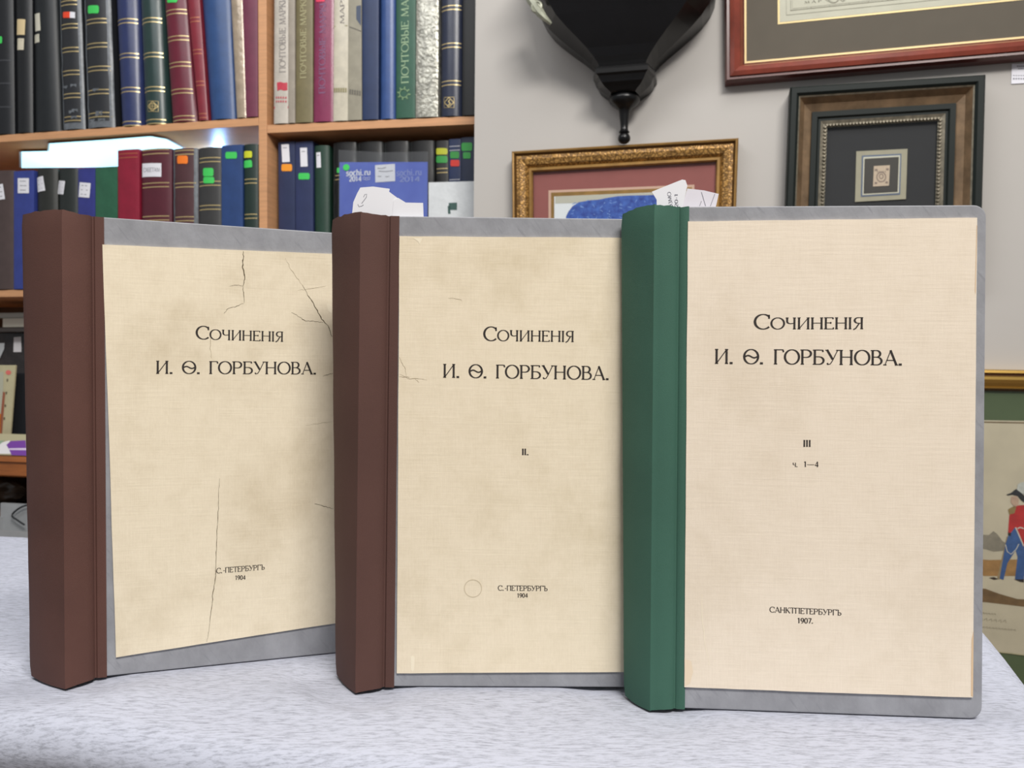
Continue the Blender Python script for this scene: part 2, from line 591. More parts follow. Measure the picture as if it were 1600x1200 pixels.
def isect(p, d, q, e):
    # 2D line intersection
    den = d.x * e.y - d.y * e.x
    t = ((q.x - p.x) * e.y - (q.y - p.y) * e.x) / den
    return p + d * t


FR = isect(a_, edge, fa, fb - fa)
BR = isect(a_, edge, ba, bdir)
FL = fa - (fb - fa).normalized() * 0.42
BL = ba - bdir * 0.35
ctr = (FR + FL + BR + BL) / 4
tb = thing('table', 'table hidden under the pale grey cloth', 'table', (ctr.x, ctr.y, FLOOR_Z))
mb = MB()
q = [ctr + (p - ctr) * 0.93 for p in (FL, FR, BR, BL)]
mb.prism([p + Vector((0, 0, -0.034)) for p in q], [p + Vector((0, 0, -0.008)) for p in q])
mb.build('tabletop', cm((120, 90, 66)), tb)
for p in q:
    c = ctr + (p - ctr) * 0.6
    boxmb((c.x, c.y, (FLOOR_Z - 0.034) / 2), (0.04, 0.04, -FLOOR_Z - 0.034)).build('leg', cm((90, 70, 54)), tb)

bumps = []   # (x, y, radius, height)


def cloth_z(x, y):
    z = 0.0012 * noise.noise(Vector((x * 9, y * 9, 0.3))) + 0.0006 * noise.noise(Vector((x * 28, y * 28, 2.0)))
    z -= 0.0008
    for bx, by, br, bh in bumps:
        d = math.hypot(x - bx, y - by) / br
        if d < 1:
            z += bh * (1 - d * d) ** 2
    for (ax, ay, bx, by, zt, r0, r1) in feet:
        t_ = max(0, min(1, ((x - ax) * (bx - ax) + (y - ay) * (by - ay)) / ((bx - ax) ** 2 + (by - ay) ** 2)))
        d = math.hypot(x - ax - t_ * (bx - ax), y - ay - t_ * (by - ay))
        if d < r1:
            f = max(0.0, (d - r0) / (r1 - r0))
            f = f * f * (3 - 2 * f)
            z = zt * (1 - f) + z * f
    return z


feet = []
BK = [  # x, y, yaw, lean, tilt, H, Tt, Tb, e, c, kt, kb
    (-0.2654, 0.5127, 20.47, -0.07, -0.64, 0.2792, 0.0137, 0.0188, 0.0123, 0.0218, 0.0249, 0.0228),
    (-0.0905, 0.5070, 0.87, 0.12, 0.16, 0.2794, 0.0162, 0.0239, 0.0079, 0.0222, 0.0215, 0.0172),
    (0.0782, 0.4789, -4.16, 0.41, -0.03, 0.2808, 0.0214, 0.0198, 0.0024, 0.0200, 0.0168, 0.0129)]
bumps += [(-0.235, 0.478, 0.06, 0.003), (-0.12, 0.49, 0.07, 0.0035), (-0.05, 0.462, 0.06, 0.0025), (-0.19, 0.455, 0.06, 0.002), (0.11, 0.43, 0.05, 0.0012), (-0.33, 0.56, 0.06, 0.003)]

for (bx, by, yw, *_r) in BK:
    cu_, su_ = math.cos(R(yw)), math.sin(R(yw))
    for (s0_, s1_, n0_, n1_, zt, r0, r1) in ((0.034, 0.186, 0.001, 0.001, -0.0002, 0.012, 0.03), (0.02, 0.19, 0.03, 0.045, -0.0002, 0.02, 0.03), (-0.02, 0.006, 0.02, -0.012, -0.0024, 0.012, 0.034)):
        feet.append((bx + s0_ * cu_ - n0_ * su_, by + s0_ * su_ + n0_ * cu_, bx + s1_ * cu_ - n1_ * su_, by + s1_ * su_ + n1_ * cu_, zt, r0, r1))
RC = 0.02
NU, NV = 150, 120
us = [-0.22 + 1.34 * i / NU for i in range(NU + 1)]
vs2 = [-0.42 + 1.64 * j / NV for j in range(NV + 1)]
wl = ((FR - FL).length + (BR - BL).length) / 2
dl = ((BR - FR).length + (BL - FL).length) / 2
rows = []
for v in vs2:
    row = []
    for u in us:
        cu, cv = min(1, max(0, u)), min(1, max(0, v))
        p = (FL * (1 - cu) + FR * cu) * (1 - cv) + (BL * (1 - cu) + BR * cu) * cv
        ex = max(0, u - 1, -u) * wl
        ey = max(0, v - 1, -v) * dl
        du = (FR - FL).normalized() * (1 if u > 1 else -1)
        dv = (BR - FR).normalized() * (1 if v > 1 else -1)
        e = math.hypot(ex, ey)
        z = cloth_z(p.x, p.y)
        if e > 0:
            d = (du * ex + dv * ey)
            d = d.normalized()
            if e < RC * math.pi / 2:
                p = p + d * RC * math.sin(e / RC)
                z += -RC * (1 - math.cos(e / RC))
            else:
                h = e - RC * math.pi / 2
                fold = 0.012 * math.sin(u * 26 + v * 22) * min(1, h / 0.12)
                p = p + d * (RC + fold - 0.34 * h)
                z += -RC - h
        row.append(Vector((p.x, p.y, z)))
    rows.append(row)
mb = MB()
mb.grid(rows)
cl = mb.build('tablecloth', M_cloth, None, smooth=True)
tag(cl, 'pale grey melange jersey cloth covering the table under the three large books', 'tablecloth')


# ------------------------------------------------------------------ the three large books
class BookFrame:
    def __init__(self, b):
        (self.x, self.y, yaw, lean, tilt, self.H, self.Tt, self.Tb, self.e, self.c, self.kt, self.kb) = b
        self.yaw, self.lean, self.tilt = R(yaw), R(lean), R(tilt)
        self.u = Vector((math.cos(self.yaw), math.sin(self.yaw), 0))
        n = Vector((-math.sin(self.yaw), math.cos(self.yaw), 0))
        upz = Vector((0, 0, 1))
        self.up = upz * math.cos(self.lean) + n * math.sin(self.lean)
        self.n = n * math.cos(self.lean) - upz * math.sin(self.lean)
        self.o = Vector((self.x, self.y, 0))

    def P(self, s, n, z):
        return self.o + self.u * (s + self.tilt * z) + self.n * n + self.up * z

    def sz(self, px, py, n=0.0):
        p = hit(px, py, self.o + self.n * n, self.n) - self.o - self.n * n
        z = p.dot(self.up)
        return p.dot(self.u) - self.tilt * z, z

    def on(self, px, py, n=0.0):
        s, z = self.sz(px, py, n)
        return self.P(s, n, z)


BW = 0.1802
TH = 0.0032   # board thickness
LN = -0.0011  # label front


def rounded_outline(s0, s1, z0, z1, r, n=6):
    pts = [(s0, z0)]
    pts += [(s1 - r + r * math.cos(R(a)), z0 + r + r * math.sin(R(a))) for a in [-90 + 90 * i / n for i in range(n + 1)]]
    pts += [(s1 - r + r * math.cos(R(a)), z1 - r + r * math.sin(R(a))) for a in [90 * i / n for i in range(n + 1)]]
    pts += [(s0, z1)]
    return pts


def big_book(i, name_lab, spine_mat, lab_mat, lab_px, back_yaw, right_round):
    B = BookFrame(BK[i])
    t = thing('book', name_lab, 'book', (B.x, B.y, 0), B.yaw, 'volumes of a collected works set')
    H = B.H
    # front board (grey paper), runs under the spine cloth
    ol = rounded_outline(0.0172, BW, 0.0004, H, right_round)
    mb = MB()
    mb.prism([B.P(s, 0, z) for s, z in ol], [B.P(s, TH, z) for s, z in ol])
    mb.build('front_board', M_grey, t, bevel=0.0006)
    # back board: starts behind the spine, opens slightly
    by = R(back_yaw)

    def BP(s, n, z):
        f = z / H
        k = B.kb + (B.kt - B.kb) * f
        T = B.Tb + (B.Tt - B.Tb) * f
        s2, n2 = s, n
        return B.P(-k + 0.006 + s2 * math.cos(by) - n2 * math.sin(by), T + s2 * math.sin(by) + n2 * math.cos(by), z)
    mb = MB()
    ol2 = rounded_outline(0.012, BW + 0.006, 0.0004, H, right_round)
    mb.prism([BP(s, -0.0006, z) for s, z in ol2], [BP(s, TH - 0.0006, z) for s, z in ol2])
    mb.build('back_board', M_grey, t, bevel=0.0006)
    # page block between the boards
    mb = MB()
    z0, z1 = 0.004, H - 0.0045
    lo, hi = [], []
    for z, dst in ((z0, lo), (z1, hi)):
        dst += [B.P(0.008, TH + 0.0032, z), B.P(0.018, TH + 0.0032, z), B.P(BW - 0.006, TH + 0.0012, z),
                BP(BW - 0.002, -0.0014, z), BP(0.012, -0.0014, z), BP(-0.001, -0.001, z)]
    mb.prism(lo, hi)
    mb.build('page_block', M_pages, t)
    # spine cloth: cross-section lofted from foot to head
    NZ = 44
    outer, inner = [], []
    for j in range(NZ + 1):
        f = j / NZ
        z = H * f
        k = B.kb + (B.kt - B.kb) * f
        T = B.Tb + (B.Tt - B.Tb) * f
        SL, FE = Vector((-k, T)), Vector((0, -B.e))
        wob = 0.0004 * noise.noise(Vector((f * 9, i * 3.7, 0)))
        sec = []
        d = (FE - SL).normalized()
        nr = Vector((d.y, -d.x))
        if nr.x > 0:
            nr = -nr
        # back flap on the back board
        q0 = Vector((-k + 0.006 + 0.024 * math.cos(by) - (TH + 0.0002) * math.sin(by), T + 0.024 * math.sin(by) + (TH + 0.0002) * math.cos(by)))
        q1 = Vector((-k + 0.006 + 0.011 * math.cos(by), T + 0.011 * math.sin(by) + 0.0025))
        sec += [q0, q1, SL + Vector((0.0026, 0.0018)), SL + Vector((0.0004, 0.0012))]
        for m in range(0, 9):
            g = m / 8
            p = SL + (FE - SL) * (0.03 + 0.92 * g) + nr * (0.0011 * math.sin(math.pi * g) + wob)
            sec.append(p)
        gs = B.c * 0.71
        sec += [FE + Vector((0.0005, -0.0003)), FE + Vector((0.0016, 0.0001))]
        for m in range(1, 6):
            g = m / 5
            a = FE + Vector((0.0016, 0.0001))
            e = Vector((gs - 0.0014, -B.e * 0.16 - 0.0006))
            p = a + (e - a) * g
            p.y += -0.0007 * math.sin(math.pi * g)
            sec.append(p)
        sec += [Vector((gs - 0.0003, 0.0003)), Vector((gs + 0.0005, 0.0004)), Vector((gs + 0.0013, -0.0004)), Vector((B.c - 0.001, -0.0006)), Vector((B.c, -0.0005))]
        # head and foot of the spine: slight arch, soft rounding
        n_ = len(sec)
        ro, ri = [], []
        for m, p in enumerate(sec):
            arch = math.sin(math.pi * min(1, max(0, (m - 3) / 14.0)))
            zz = z
            if f > 0.9:
                zz += (f - 0.9) / 0.1 * (0.0012 * arch + 0.0007 * noise.noise(Vector((m * 0.8, i * 5.1, 1)))) 
            if f < 0.06:
                zz += -(0.06 - f) / 0.06 * 0.0012 * arch
            inset = 0.0
            if j in (0, NZ):
                inset = 0.0007
            c2 = Vector((0.004, 0.5 * (T - B.e)))
            dirc = (c2 - p)
            if 3 <= m <= 16 and dirc.length > 0:
                pi_ = p + dirc.normalized() * 0.0016
                po = p + dirc.normalized() * inset
            else:
                pi_ = p + Vector((0, 0.0003 if m > 16 else -0.0004))
                po = p
            ro.append(B.P(po.x, po.y, zz))
            ri.append(B.P(pi_.x, pi_.y, zz))
        outer.append(ro)
        inner.append(ri)
    mb = MB()
    mb.grid(outer)
    mb.grid(inner)
    for a, b in ((outer[0], inner[0]), (outer[-1], inner[-1])):
        mb.grid([a, b])
    mb.grid([[r[0] for r in outer], [r[0] for r in inner]])
    mb.grid([[r[-1] for r in outer], [r[-1] for r in inner]])
    so = mb.build('spine', spine_mat, t, smooth=True)
    # paper label
    TL, TR, BRp, BLp = [B.sz(px, py, LN) for px, py in lab_px]
    if lab_px[1][0] < 1500:      # label runs on behind the next book: same margin as on the third volume
        sr_ = BW - 0.0055
        f = (sr_ - TL[0]) / (TR[0] - TL[0])
        TR = (sr_, TL[1] + (TR[1] - TL[1]) * f)
        f = (sr_ - BLp[0]) / (BRp[0] - BLp[0])
        BRp = (sr_, BLp[1] + (BRp[1] - BLp[1]) * f)
    loop = []
    for a, b in ((TL, TR), (TR, BRp), (BRp, BLp), (BLp, TL)):
        for m in range(16):
            g = m / 16
            jx = 0.00022 * noise.noise(Vector((a[0] * 50 + g * 9, a[1] * 40, i)))
            loop.append((a[0] + (b[0] - a[0]) * g + jx, a[1] + (b[1] - a[1]) * g + jx))
    mb = MB()
    mb.prism([B.P(s, LN, z) for s, z in loop], [B.P(s, -0.0001, z) for s, z in loop])
    lab = mb.build('title_label', lab_mat, t)
    return t, B, lab


def pix_line(B, mb, s, x0, y0, x1, y1, h, caps=None, n=LN - 0.00012, **k):
    p0, p1 = B.on(x0, y0, n), B.on(x1, y1, n)
    upv_ = B.on(x0, y0 - h, n) - p0
    upv_ = B.up * upv_.length
    text_between(mb, s, p0, p1, upv_, caps=caps, **k)


SC = [1.0] + [0.77] * 8
TITLE = 'СОЧИНЕНІЯ'

LX = [[(160, 382), (519, 396.5), (523, 974), (181.5, 1027)], [(624, 369), (970, 371.5), (970, 1050), (620, 1052)], [(1075, 346), (1527, 340), (1520, 1090), (1069, 1074)]]
t1, B1, lab1 = big_book(0, 'brown spined volume with cracked cream title label, leftmost large book', M_brown, M_lab1, LX[0], 11, 0.005)
t2, B2, lab2 = big_book(1, 'brown spined volume marked II standing in the middle of the three large books', M_brown2, M_lab2, LX[1], 9, 0.005)
t3, B3, lab3 = big_book(2, 'green spined volume marked III, the rightmost large book', M_green, M_lab3, LX[2], 2.5, 0.0065)

mb = MB()
pix_line(B1, mb, TITLE, 306, 530, 441, 534, 21.2, SC)
pix_line(B1, mb, 'И. Ѳ. ГОРБУНОВА.', 243.5, 584, 495.5, 585, 20.5)
mb.build('title_lettering', M_ink, lab1, merge=False)
mb = MB()
pix_line(B1, mb, 'С.-ПЕТЕРБУРГЪ', 338, 896, 413, 890, 8.2, thick=0.15, thin=0.08)
pix_line(B1, mb, '1904', 367.5, 906, 383, 905.5, 6.6, thick=0.17, thin=0.1)
mb.build('imprint_lettering', M_ink, lab1, merge=False)
mb = MB()
pix_line(B2, mb, TITLE, 755.3, 532.6, 895, 534.4, 22.5, SC)
pix_line(B2, mb, 'И. Ѳ. ГОРБУНОВА.', 692, 590, 953, 593.8, 21.5)
mb.build('title_lettering', M_ink, lab2, merge=False)
mb = MB()
pix_line(B2, mb, 'ІІ.', 815.5, 711, 826.5, 711, 10, thick=0.19, thin=0.08)
mb.build('volume_number', M_ink, lab2, merge=False)
mb = MB()
pix_line(B2, mb, 'С.-ПЕТЕРБУРГЪ', 778, 922.7, 855, 923.5, 8, thick=0.15, thin=0.08)
pix_line(B2, mb, '1904', 808, 933.6, 824, 933.6, 6.4, thick=0.17, thin=0.1)
mb.build('imprint_lettering', M_ink, lab2, merge=False)
mb = MB()
pix_line(B3, mb, TITLE, 1178, 514.6, 1347, 514.2, 23.8, SC)
pix_line(B3, mb, 'И. Ѳ. ГОРБУНОВА.', 1116.5, 568.4, 1411.5, 571, 23.3)
mb.build('title_lettering', M_ink, lab3, merge=False)
mb = MB()
pix_line(B3, mb, 'ІІІ', 1255, 698, 1266, 698, 10.5, thick=0.17, thin=0.08)
pix_line(B3, mb, 'Ч.', 1238.5, 729.5, 1246.5, 729.5, 6.5, thick=0.17, thin=0.08)
pix_line(B3, mb, '1—4', 1256, 729.5, 1278, 729.8, 8.5, thick=0.17, thin=0.08)
mb.build('volume_number', M_ink, lab3, merge=False)
mb = MB()
pix_line(B3, mb, 'САНКТПЕТЕРБУРГЪ', 1202.5, 956.7, 1314, 961.8, 8.8, thick=0.15, thin=0.075)
pix_line(B3, mb, '1907.', 1246, 973.6, 1271, 974.2, 8, thick=0.17, thin=0.1)
mb.build('imprint_lettering', M_ink, lab3, merge=False)


def crack(B, lab, pts, wpx, m=None, name='crack', lift=0.00008):
    """a thin jagged ribbon on the label"""
    n = LN - lift
    loc = []
    for k in range(len(pts) - 1):
        for q in range(5):
            g = q / 5
            loc.append((pts[k][0] + (pts[k + 1][0] - pts[k][0]) * g + random.uniform(-.7, .7), pts[k][1] + (pts[k + 1][1] - pts[k][1]) * g + random.uniform(-.7, .7)))
    loc.append(pts[-1])
    sz = [B.sz(x, y, n) for x, y in loc]
    mb = MB()
    L, Q = [], []
    N = len(sz)
    for k, p in enumerate(sz):
        a, b = sz[max(0, k - 1)], sz[min(N - 1, k + 1)]
        dx, dy = b[0] - a[0], b[1] - a[1]
        l = math.hypot(dx, dy) or 1
        hw = wpx * 0.00019 * (0.35 + 0.65 * math.sin(math.pi * min(1, (k + .3) / (N - .4)))) * random.uniform(.6, 1.3)
        L.append(B.P(p[0] - dy / l * hw, n, p[1] + dx / l * hw))
        Q.append(B.P(p[0] + dy / l * hw, n, p[1] - dx / l * hw))
    mb.grid([L, Q])
    return mb.build(name, m or M_crack, lab)


crack(B1, lab1, [(380.5, 393), (380, 405), (379, 417), (382.5, 433), (379.5, 447)], 1.9)
crack(B1, lab1, [(379.5, 447), (381, 460), (381, 474)], 0.9)
crack(B1, lab1, [(381, 474), (367, 480), (356, 482), (350, 490)], 0.8)
crack(B1, lab1, [(379.5, 447), (368, 445), (359, 447)], 0.5)
crack(B1, lab1, [(446, 404), (454, 419), (464, 434), (473, 446)], 0.5, M_crack_light)
crack(B1, lab1, [(473, 446), (483, 464), (494, 482), (503, 499), (512, 509), (519, 526)], 1.5)
crack(B1, lab1, [(456, 488), (467, 495), (476, 501), (490, 502), (505, 504)], 0.8)
crack(B1, lab1, [(465, 454.5), (482, 451), (509, 447)], 0.4, M_crack_light)
crack(B1, lab1, [(505, 588), (514, 585), (520, 583)], 0.8)
crack(B1, lab1, [(343, 748), (341, 775), (341, 800), (338, 850), (337, 885), (337, 900), (333, 925), (330, 955), (327, 985), (323, 1003)], 0.95)
crack(B1, lab1, [(491, 787), (506, 791), (521, 795)], 0.9)
crack(B1, lab1, [(478, 665), (500, 661), (520, 659)], 0.4, M_crack_light)
crack(B1, lab1, [(330, 520), (328, 545), (331, 560)], 0.6, M_crack_light)
crack(B2, lab2, [(624, 558), (628, 568), (633, 574), (635, 588)], 0.6, M_crack_light)
crack(B2, lab2, [(624, 585), (640, 592), (652, 591), (667, 594)], 0.6, M_crack_light)
crack(B2, lab2, [(648, 592), (655, 598)], 0.5, M_crack_light)
crack(B2, lab2, [(624, 588), (640, 590)], 0.6, M_crack_light)
crack(B2, lab2, [(700, 466), (716, 467), (722, 470)], 0.4, M_crack_light)
crack(B3, lab3, [(1097, 928), (1097, 960), (1101, 1000), (1108, 1040)], 1.0, M_scuff, 'pale_crease')


def patch(B, lab, pts, m, name):
    n = LN - 0.0001
    mb = MB()
    mb.poly([B.on(x, y, n) for x, y in pts])
    return mb.build(name, m, lab)


patch(B1, lab1, [(510, 474), (518.5, 476), (519, 490), (513, 486)], M_scuff, 'scuff')
patch(B2, lab2, [(642, 1026), (645, 1024), (648, 1027), (647, 1046), (645, 1050), (642, 1046)], M_scuff, 'scuff')
patch(B2, lab2, [(645, 372), (660, 372), (656, 382), (653, 377)], M_scuff, 'scuff')
# faint ring mark left of the imprint on the second volume
mb = MB()
ringo = [(739 + 14 * math.cos(R(a)), 919.5 + 14 * math.sin(R(a))) for a in range(0, 360, 10)]
ringi = [(739 + 13 * math.cos(R(a)), 919.5 + 13 * math.sin(R(a))) for a in range(0, 360, 10)]
mb.grid([[B2.on(x, y, LN - .0001) for x, y in ringo], [B2.on(x, y, LN - .0001) for x, y in ringi]], 0, True)
mb.build('ring_stain', mat('ring_stain', (206, 190, 160), 0.8), lab2)
patch(B3, lab3, [(1069.6, 1030), (1080, 1033), (1083, 1050), (1078, 1068), (1070, 1072)], mat('brown_stain', (236, 216, 188), 0.8), 'stain')
patch(B3, lab3, [(1526, 352), (1527, 352), (1524.4, 460), (1523.4, 455)], M_scuff_edge, 'worn_edge')
patch(B3, lab3, [(1518, 1000), (1521.3, 985), (1520.3, 1089), (1517.2, 1087)], M_scuff_edge, 'worn_edge')


# slips of paper tucked behind the front boards
def slip(B, pts, n, label, name='paper_slip', m=None, marks=(), group=None, curl=0.0):
    """pts in the photograph's frame projected onto the plane n behind the board; runs down inside the book"""
    w0 = B.on(pts[0][0], pts[0][1], n)
    sz = [B.sz(x, y, n) for x, y in pts]
    s_lo, s_hi = min(p[0] for p in sz), max(p[0] for p in sz)
    pts3 = sz + [(sz[-1][0] - 0.004, B.H - 0.05), (sz[0][0] + 0.004, B.H - 0.05)]
    base = B.P((s_lo + s_hi) / 2, n, B.H - 0.05)
    t = thing(name, label, 'paper slip', tuple(base), B.yaw, group)
    mb = MB()
    mb.prism([B.P(s, n, z) for s, z in pts3], [B.P(s, n + 0.00025, z) for s, z in pts3])
    mb.build('paper', m or M_white, t)
    for kind, a in marks:
        mk = MB()
        nn = n - 0.0001
        if kind == 'line':
            sz2 = [B.sz(x, y, nn) for x, y in a]
            stroke(mk, sz2, lambda q: 0.00028, lambda s, z: B.P(s, nn, z), 0)
            mk.build('handwriting', M_pencil, t, merge=False)
        else:
            s_, x0, y0, x1, y1, ux, uy = a
            p0, p1 = B.on(x0, y0, nn), B.on(x1, y1, nn)
            text_between(mk, s_, p0, p1, B.on(x0 + ux, y0 + uy, nn) - p0, serif=False, thick=0.13, thin=0.1)
            mk.build('print', M_pencil, t, merge=False)
    return t


M_pencil = mat('pencil_grey', (120, 120, 130), 0.8)
M_slip2 = mat('off_white_paper', (226, 222, 230), 0.75)
slip(B2, [(549, 345), (552, 316), (558, 302), (563, 293), (583, 291.5), (609, 295), (608, 299.5), (622, 310), (630, 345)], 0.0040,
     'torn white slip with handwritten 2 sticking up from the middle brown book', marks=[
         ('line', [(568, 308), (570, 304), (573, 303), (572.5, 308), (568, 314), (565, 318)]), ('line', [(559, 319), (561, 323), (565, 322), (568, 320)])], group='slips of paper tucked into the large books')
slip(B2, [(612, 345), (615, 313), (622, 309), (634, 316.5), (661, 317), (662, 345)], 0.0036,
     'white slip sticking up behind the grey board of the middle brown book', group='slips of paper tucked into the large books')
slip(B3, [(1026, 330), (1026, 312), (1018.5, 299.5), (1042, 290), (1066, 280.5), (1071, 281.5), (1074, 290), (1065, 330)], 0.0036,
     'bright white slip sticking up from the green spined book', marks=[
         ('text', ('ЭЗМО', 1051.5, 324, 1048, 300, -5.5, 1)), ('text', ('20-1', 1059.5, 324, 1059, 303, -5, 0))], group='slips of paper tucked into the large books')
slip(B3, [(1064, 330), (1074, 294.5), (1100, 297.5), (1123, 303), (1117, 330)], 0.0042, 'lilac white slip with printed strokes tucked into the green spined book', m=M_slip2, marks=[
    ('line', [(1096, 300), (1102.5, 322)]), ('line', [(1093, 322), (1095, 317), (1096, 314)]), ('line', [(1110, 322), (1117, 303)])], group='slips of paper tucked into the large books')

# ------------------------------------------------------------------ bookcase
OFF = -0.105     # front plane of the shelving, behind the wall face
DEP = 0.30
bc = thing('bookcase', 'beech laminate bookcase with open shelves full of albums', 'bookcase', tuple(wp(wpix(410, 300, OFF)[0], FLOOR_Z, OFF - DEP / 2)), WROT)


def q_at(px, py, off=OFF):
    s, z = wpix(px, py, off)
    return wp(s, z, off)


def board(name, quad, depth=DEP, m=M_wood, parent=bc, off=OFF, bevel=0.0008):
    """front quad by pixel corners TL TR BR BL on the shelving's front plane, running back"""
    a = [q_at(x, y, off) for x, y in quad]
    b = [p - WN * depth for p in a]
    mb = MB()
    mb.prism(a, b)
    return mb.build(name, m, parent, bevel=bevel)


board('upright', [(402.8, -60), (416, -60), (419.9, 1208), (409.3, 1208)])
board('shelf', [(-150, 221.5), (403.5, 183.3), (403.8, 196), (-150, 232)])
board('shelf', [(417.3, 195.3), (790, 179), (790, 192), (417.3, 208)])
board('shelf', [(-150, 455), (405, 448), (405, 459), (-150, 466)])
board('shelf', [(417.5, 449), (790, 442), (790, 454), (417.5, 460)])
sL, zT = wpix(-150, -70, OFF)
sR = wpix(790, 0, OFF)[0]
mb = wallbox(MB(), sL, sR, FLOOR_Z, zT + 0.1, OFF - DEP - 0.002, OFF - DEP - 0.012)
mb.build('back_panel', M_back, bc)
wallbox(MB(), sL - 0.02, sL - 0.002, FLOOR_Z, zT + 0.1, OFF, OFF - DEP).build('upright', M_wood, bc)
wallbox(MB(), sR + 0.002, sR + 0.02, FLOOR_Z, zT + 0.1, OFF, OFF - DEP).build('upright', M_wood, bc)

# LED glow under the left shelf, shaped into an added emissive panel
M_led = mat('led_glow_emission', (235, 250, 255), 0.5, emit=(0.42, 0.84, 1.0), estr=1.7)
M_ledh = mat('led_glow_backing', (225, 228, 235), 0.4)


def under(px, off, dz=0.0):
    """point under the upper left shelf at the s of px, at distance off"""
    s = wpix(px, 230, OFF)[0]
    y = 222.2 + (196 - 222.2) * px / 403.5
    z = wpix(px, y, OFF)[1]
    return wp(s, z - dz, off)


zu = min(under(60, OFF)[2], under(290, OFF)[2]) - 0.0012


def upx(px, py, dz):
    p = hit(px, py, Vector((0, 0, zu - dz)), Vector((0, 0, 1)))
    o_ = (p - W0).dot(WN)
    lim = OFF - DEP + 0.012
    return p + WN * (lim - o_) if o_ < lim else p


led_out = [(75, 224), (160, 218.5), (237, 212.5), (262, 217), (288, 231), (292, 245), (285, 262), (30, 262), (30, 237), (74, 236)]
lt = thing('shelf_glow_panel', 'white and blue LED glow under the upper left shelf, built as a flat emissive panel', 'glow panel', tuple(upx(150, 240, 0.004)), WROT)
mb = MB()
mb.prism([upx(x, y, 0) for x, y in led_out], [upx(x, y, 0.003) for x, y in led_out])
mb.build('glow_backing', M_ledh, lt)
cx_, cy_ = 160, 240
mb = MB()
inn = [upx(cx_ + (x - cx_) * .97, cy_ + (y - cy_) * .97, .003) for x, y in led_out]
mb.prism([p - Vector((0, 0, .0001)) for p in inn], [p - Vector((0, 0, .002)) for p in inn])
mb.build('glow_surface', M_led, lt)


def glow_point(px, off, dz, power, col, r=0.012):  # unseen blue point light, added to tint the shelf underside around the panel
    l = bpy.data.lights.new('added_shelf_glow', 'POINT')
    l.energy, l.color, l.shadow_soft_size = power, col, r
    o = bpy.data.objects.new('added_shelf_glow', l)
    C.objects.link(o)
    o.location = under(px, off, dz)
    return o


glow_point(268, OFF - 0.2, 0.02, 1.0, (0.25, 0.5, 1.0))
glow_point(366, OFF - 0.22, 0.03, 0.35, (0.2, 0.4, 1.0))
glow_point(400, OFF - 0.1, 0.02, 0.1, (0.2, 0.4, 1.0))
glow_point(18, OFF - 0.2, 0.03, 0.3, (0.35, 0.3, 1.0))


# ------------------------------------------------------------------ albums on the shelves
def shelf_line(px, row):
    if row == 'ul':
        return 221.5 + (183.3 - 221.5) * (px + 150) / 553.5 - 10.4 * 0 - 0.9
    if row == 'ur':
        return 195.3 + (179 - 195.3) * (px - 417.3) / 372.7 - 0.9
    if row == 'll':
        return 455 + (448 - 455) * (px + 150) / 555 - 0.9
    return 449 + (442 - 449) * (px - 417.5) / 372.5 - 0.9


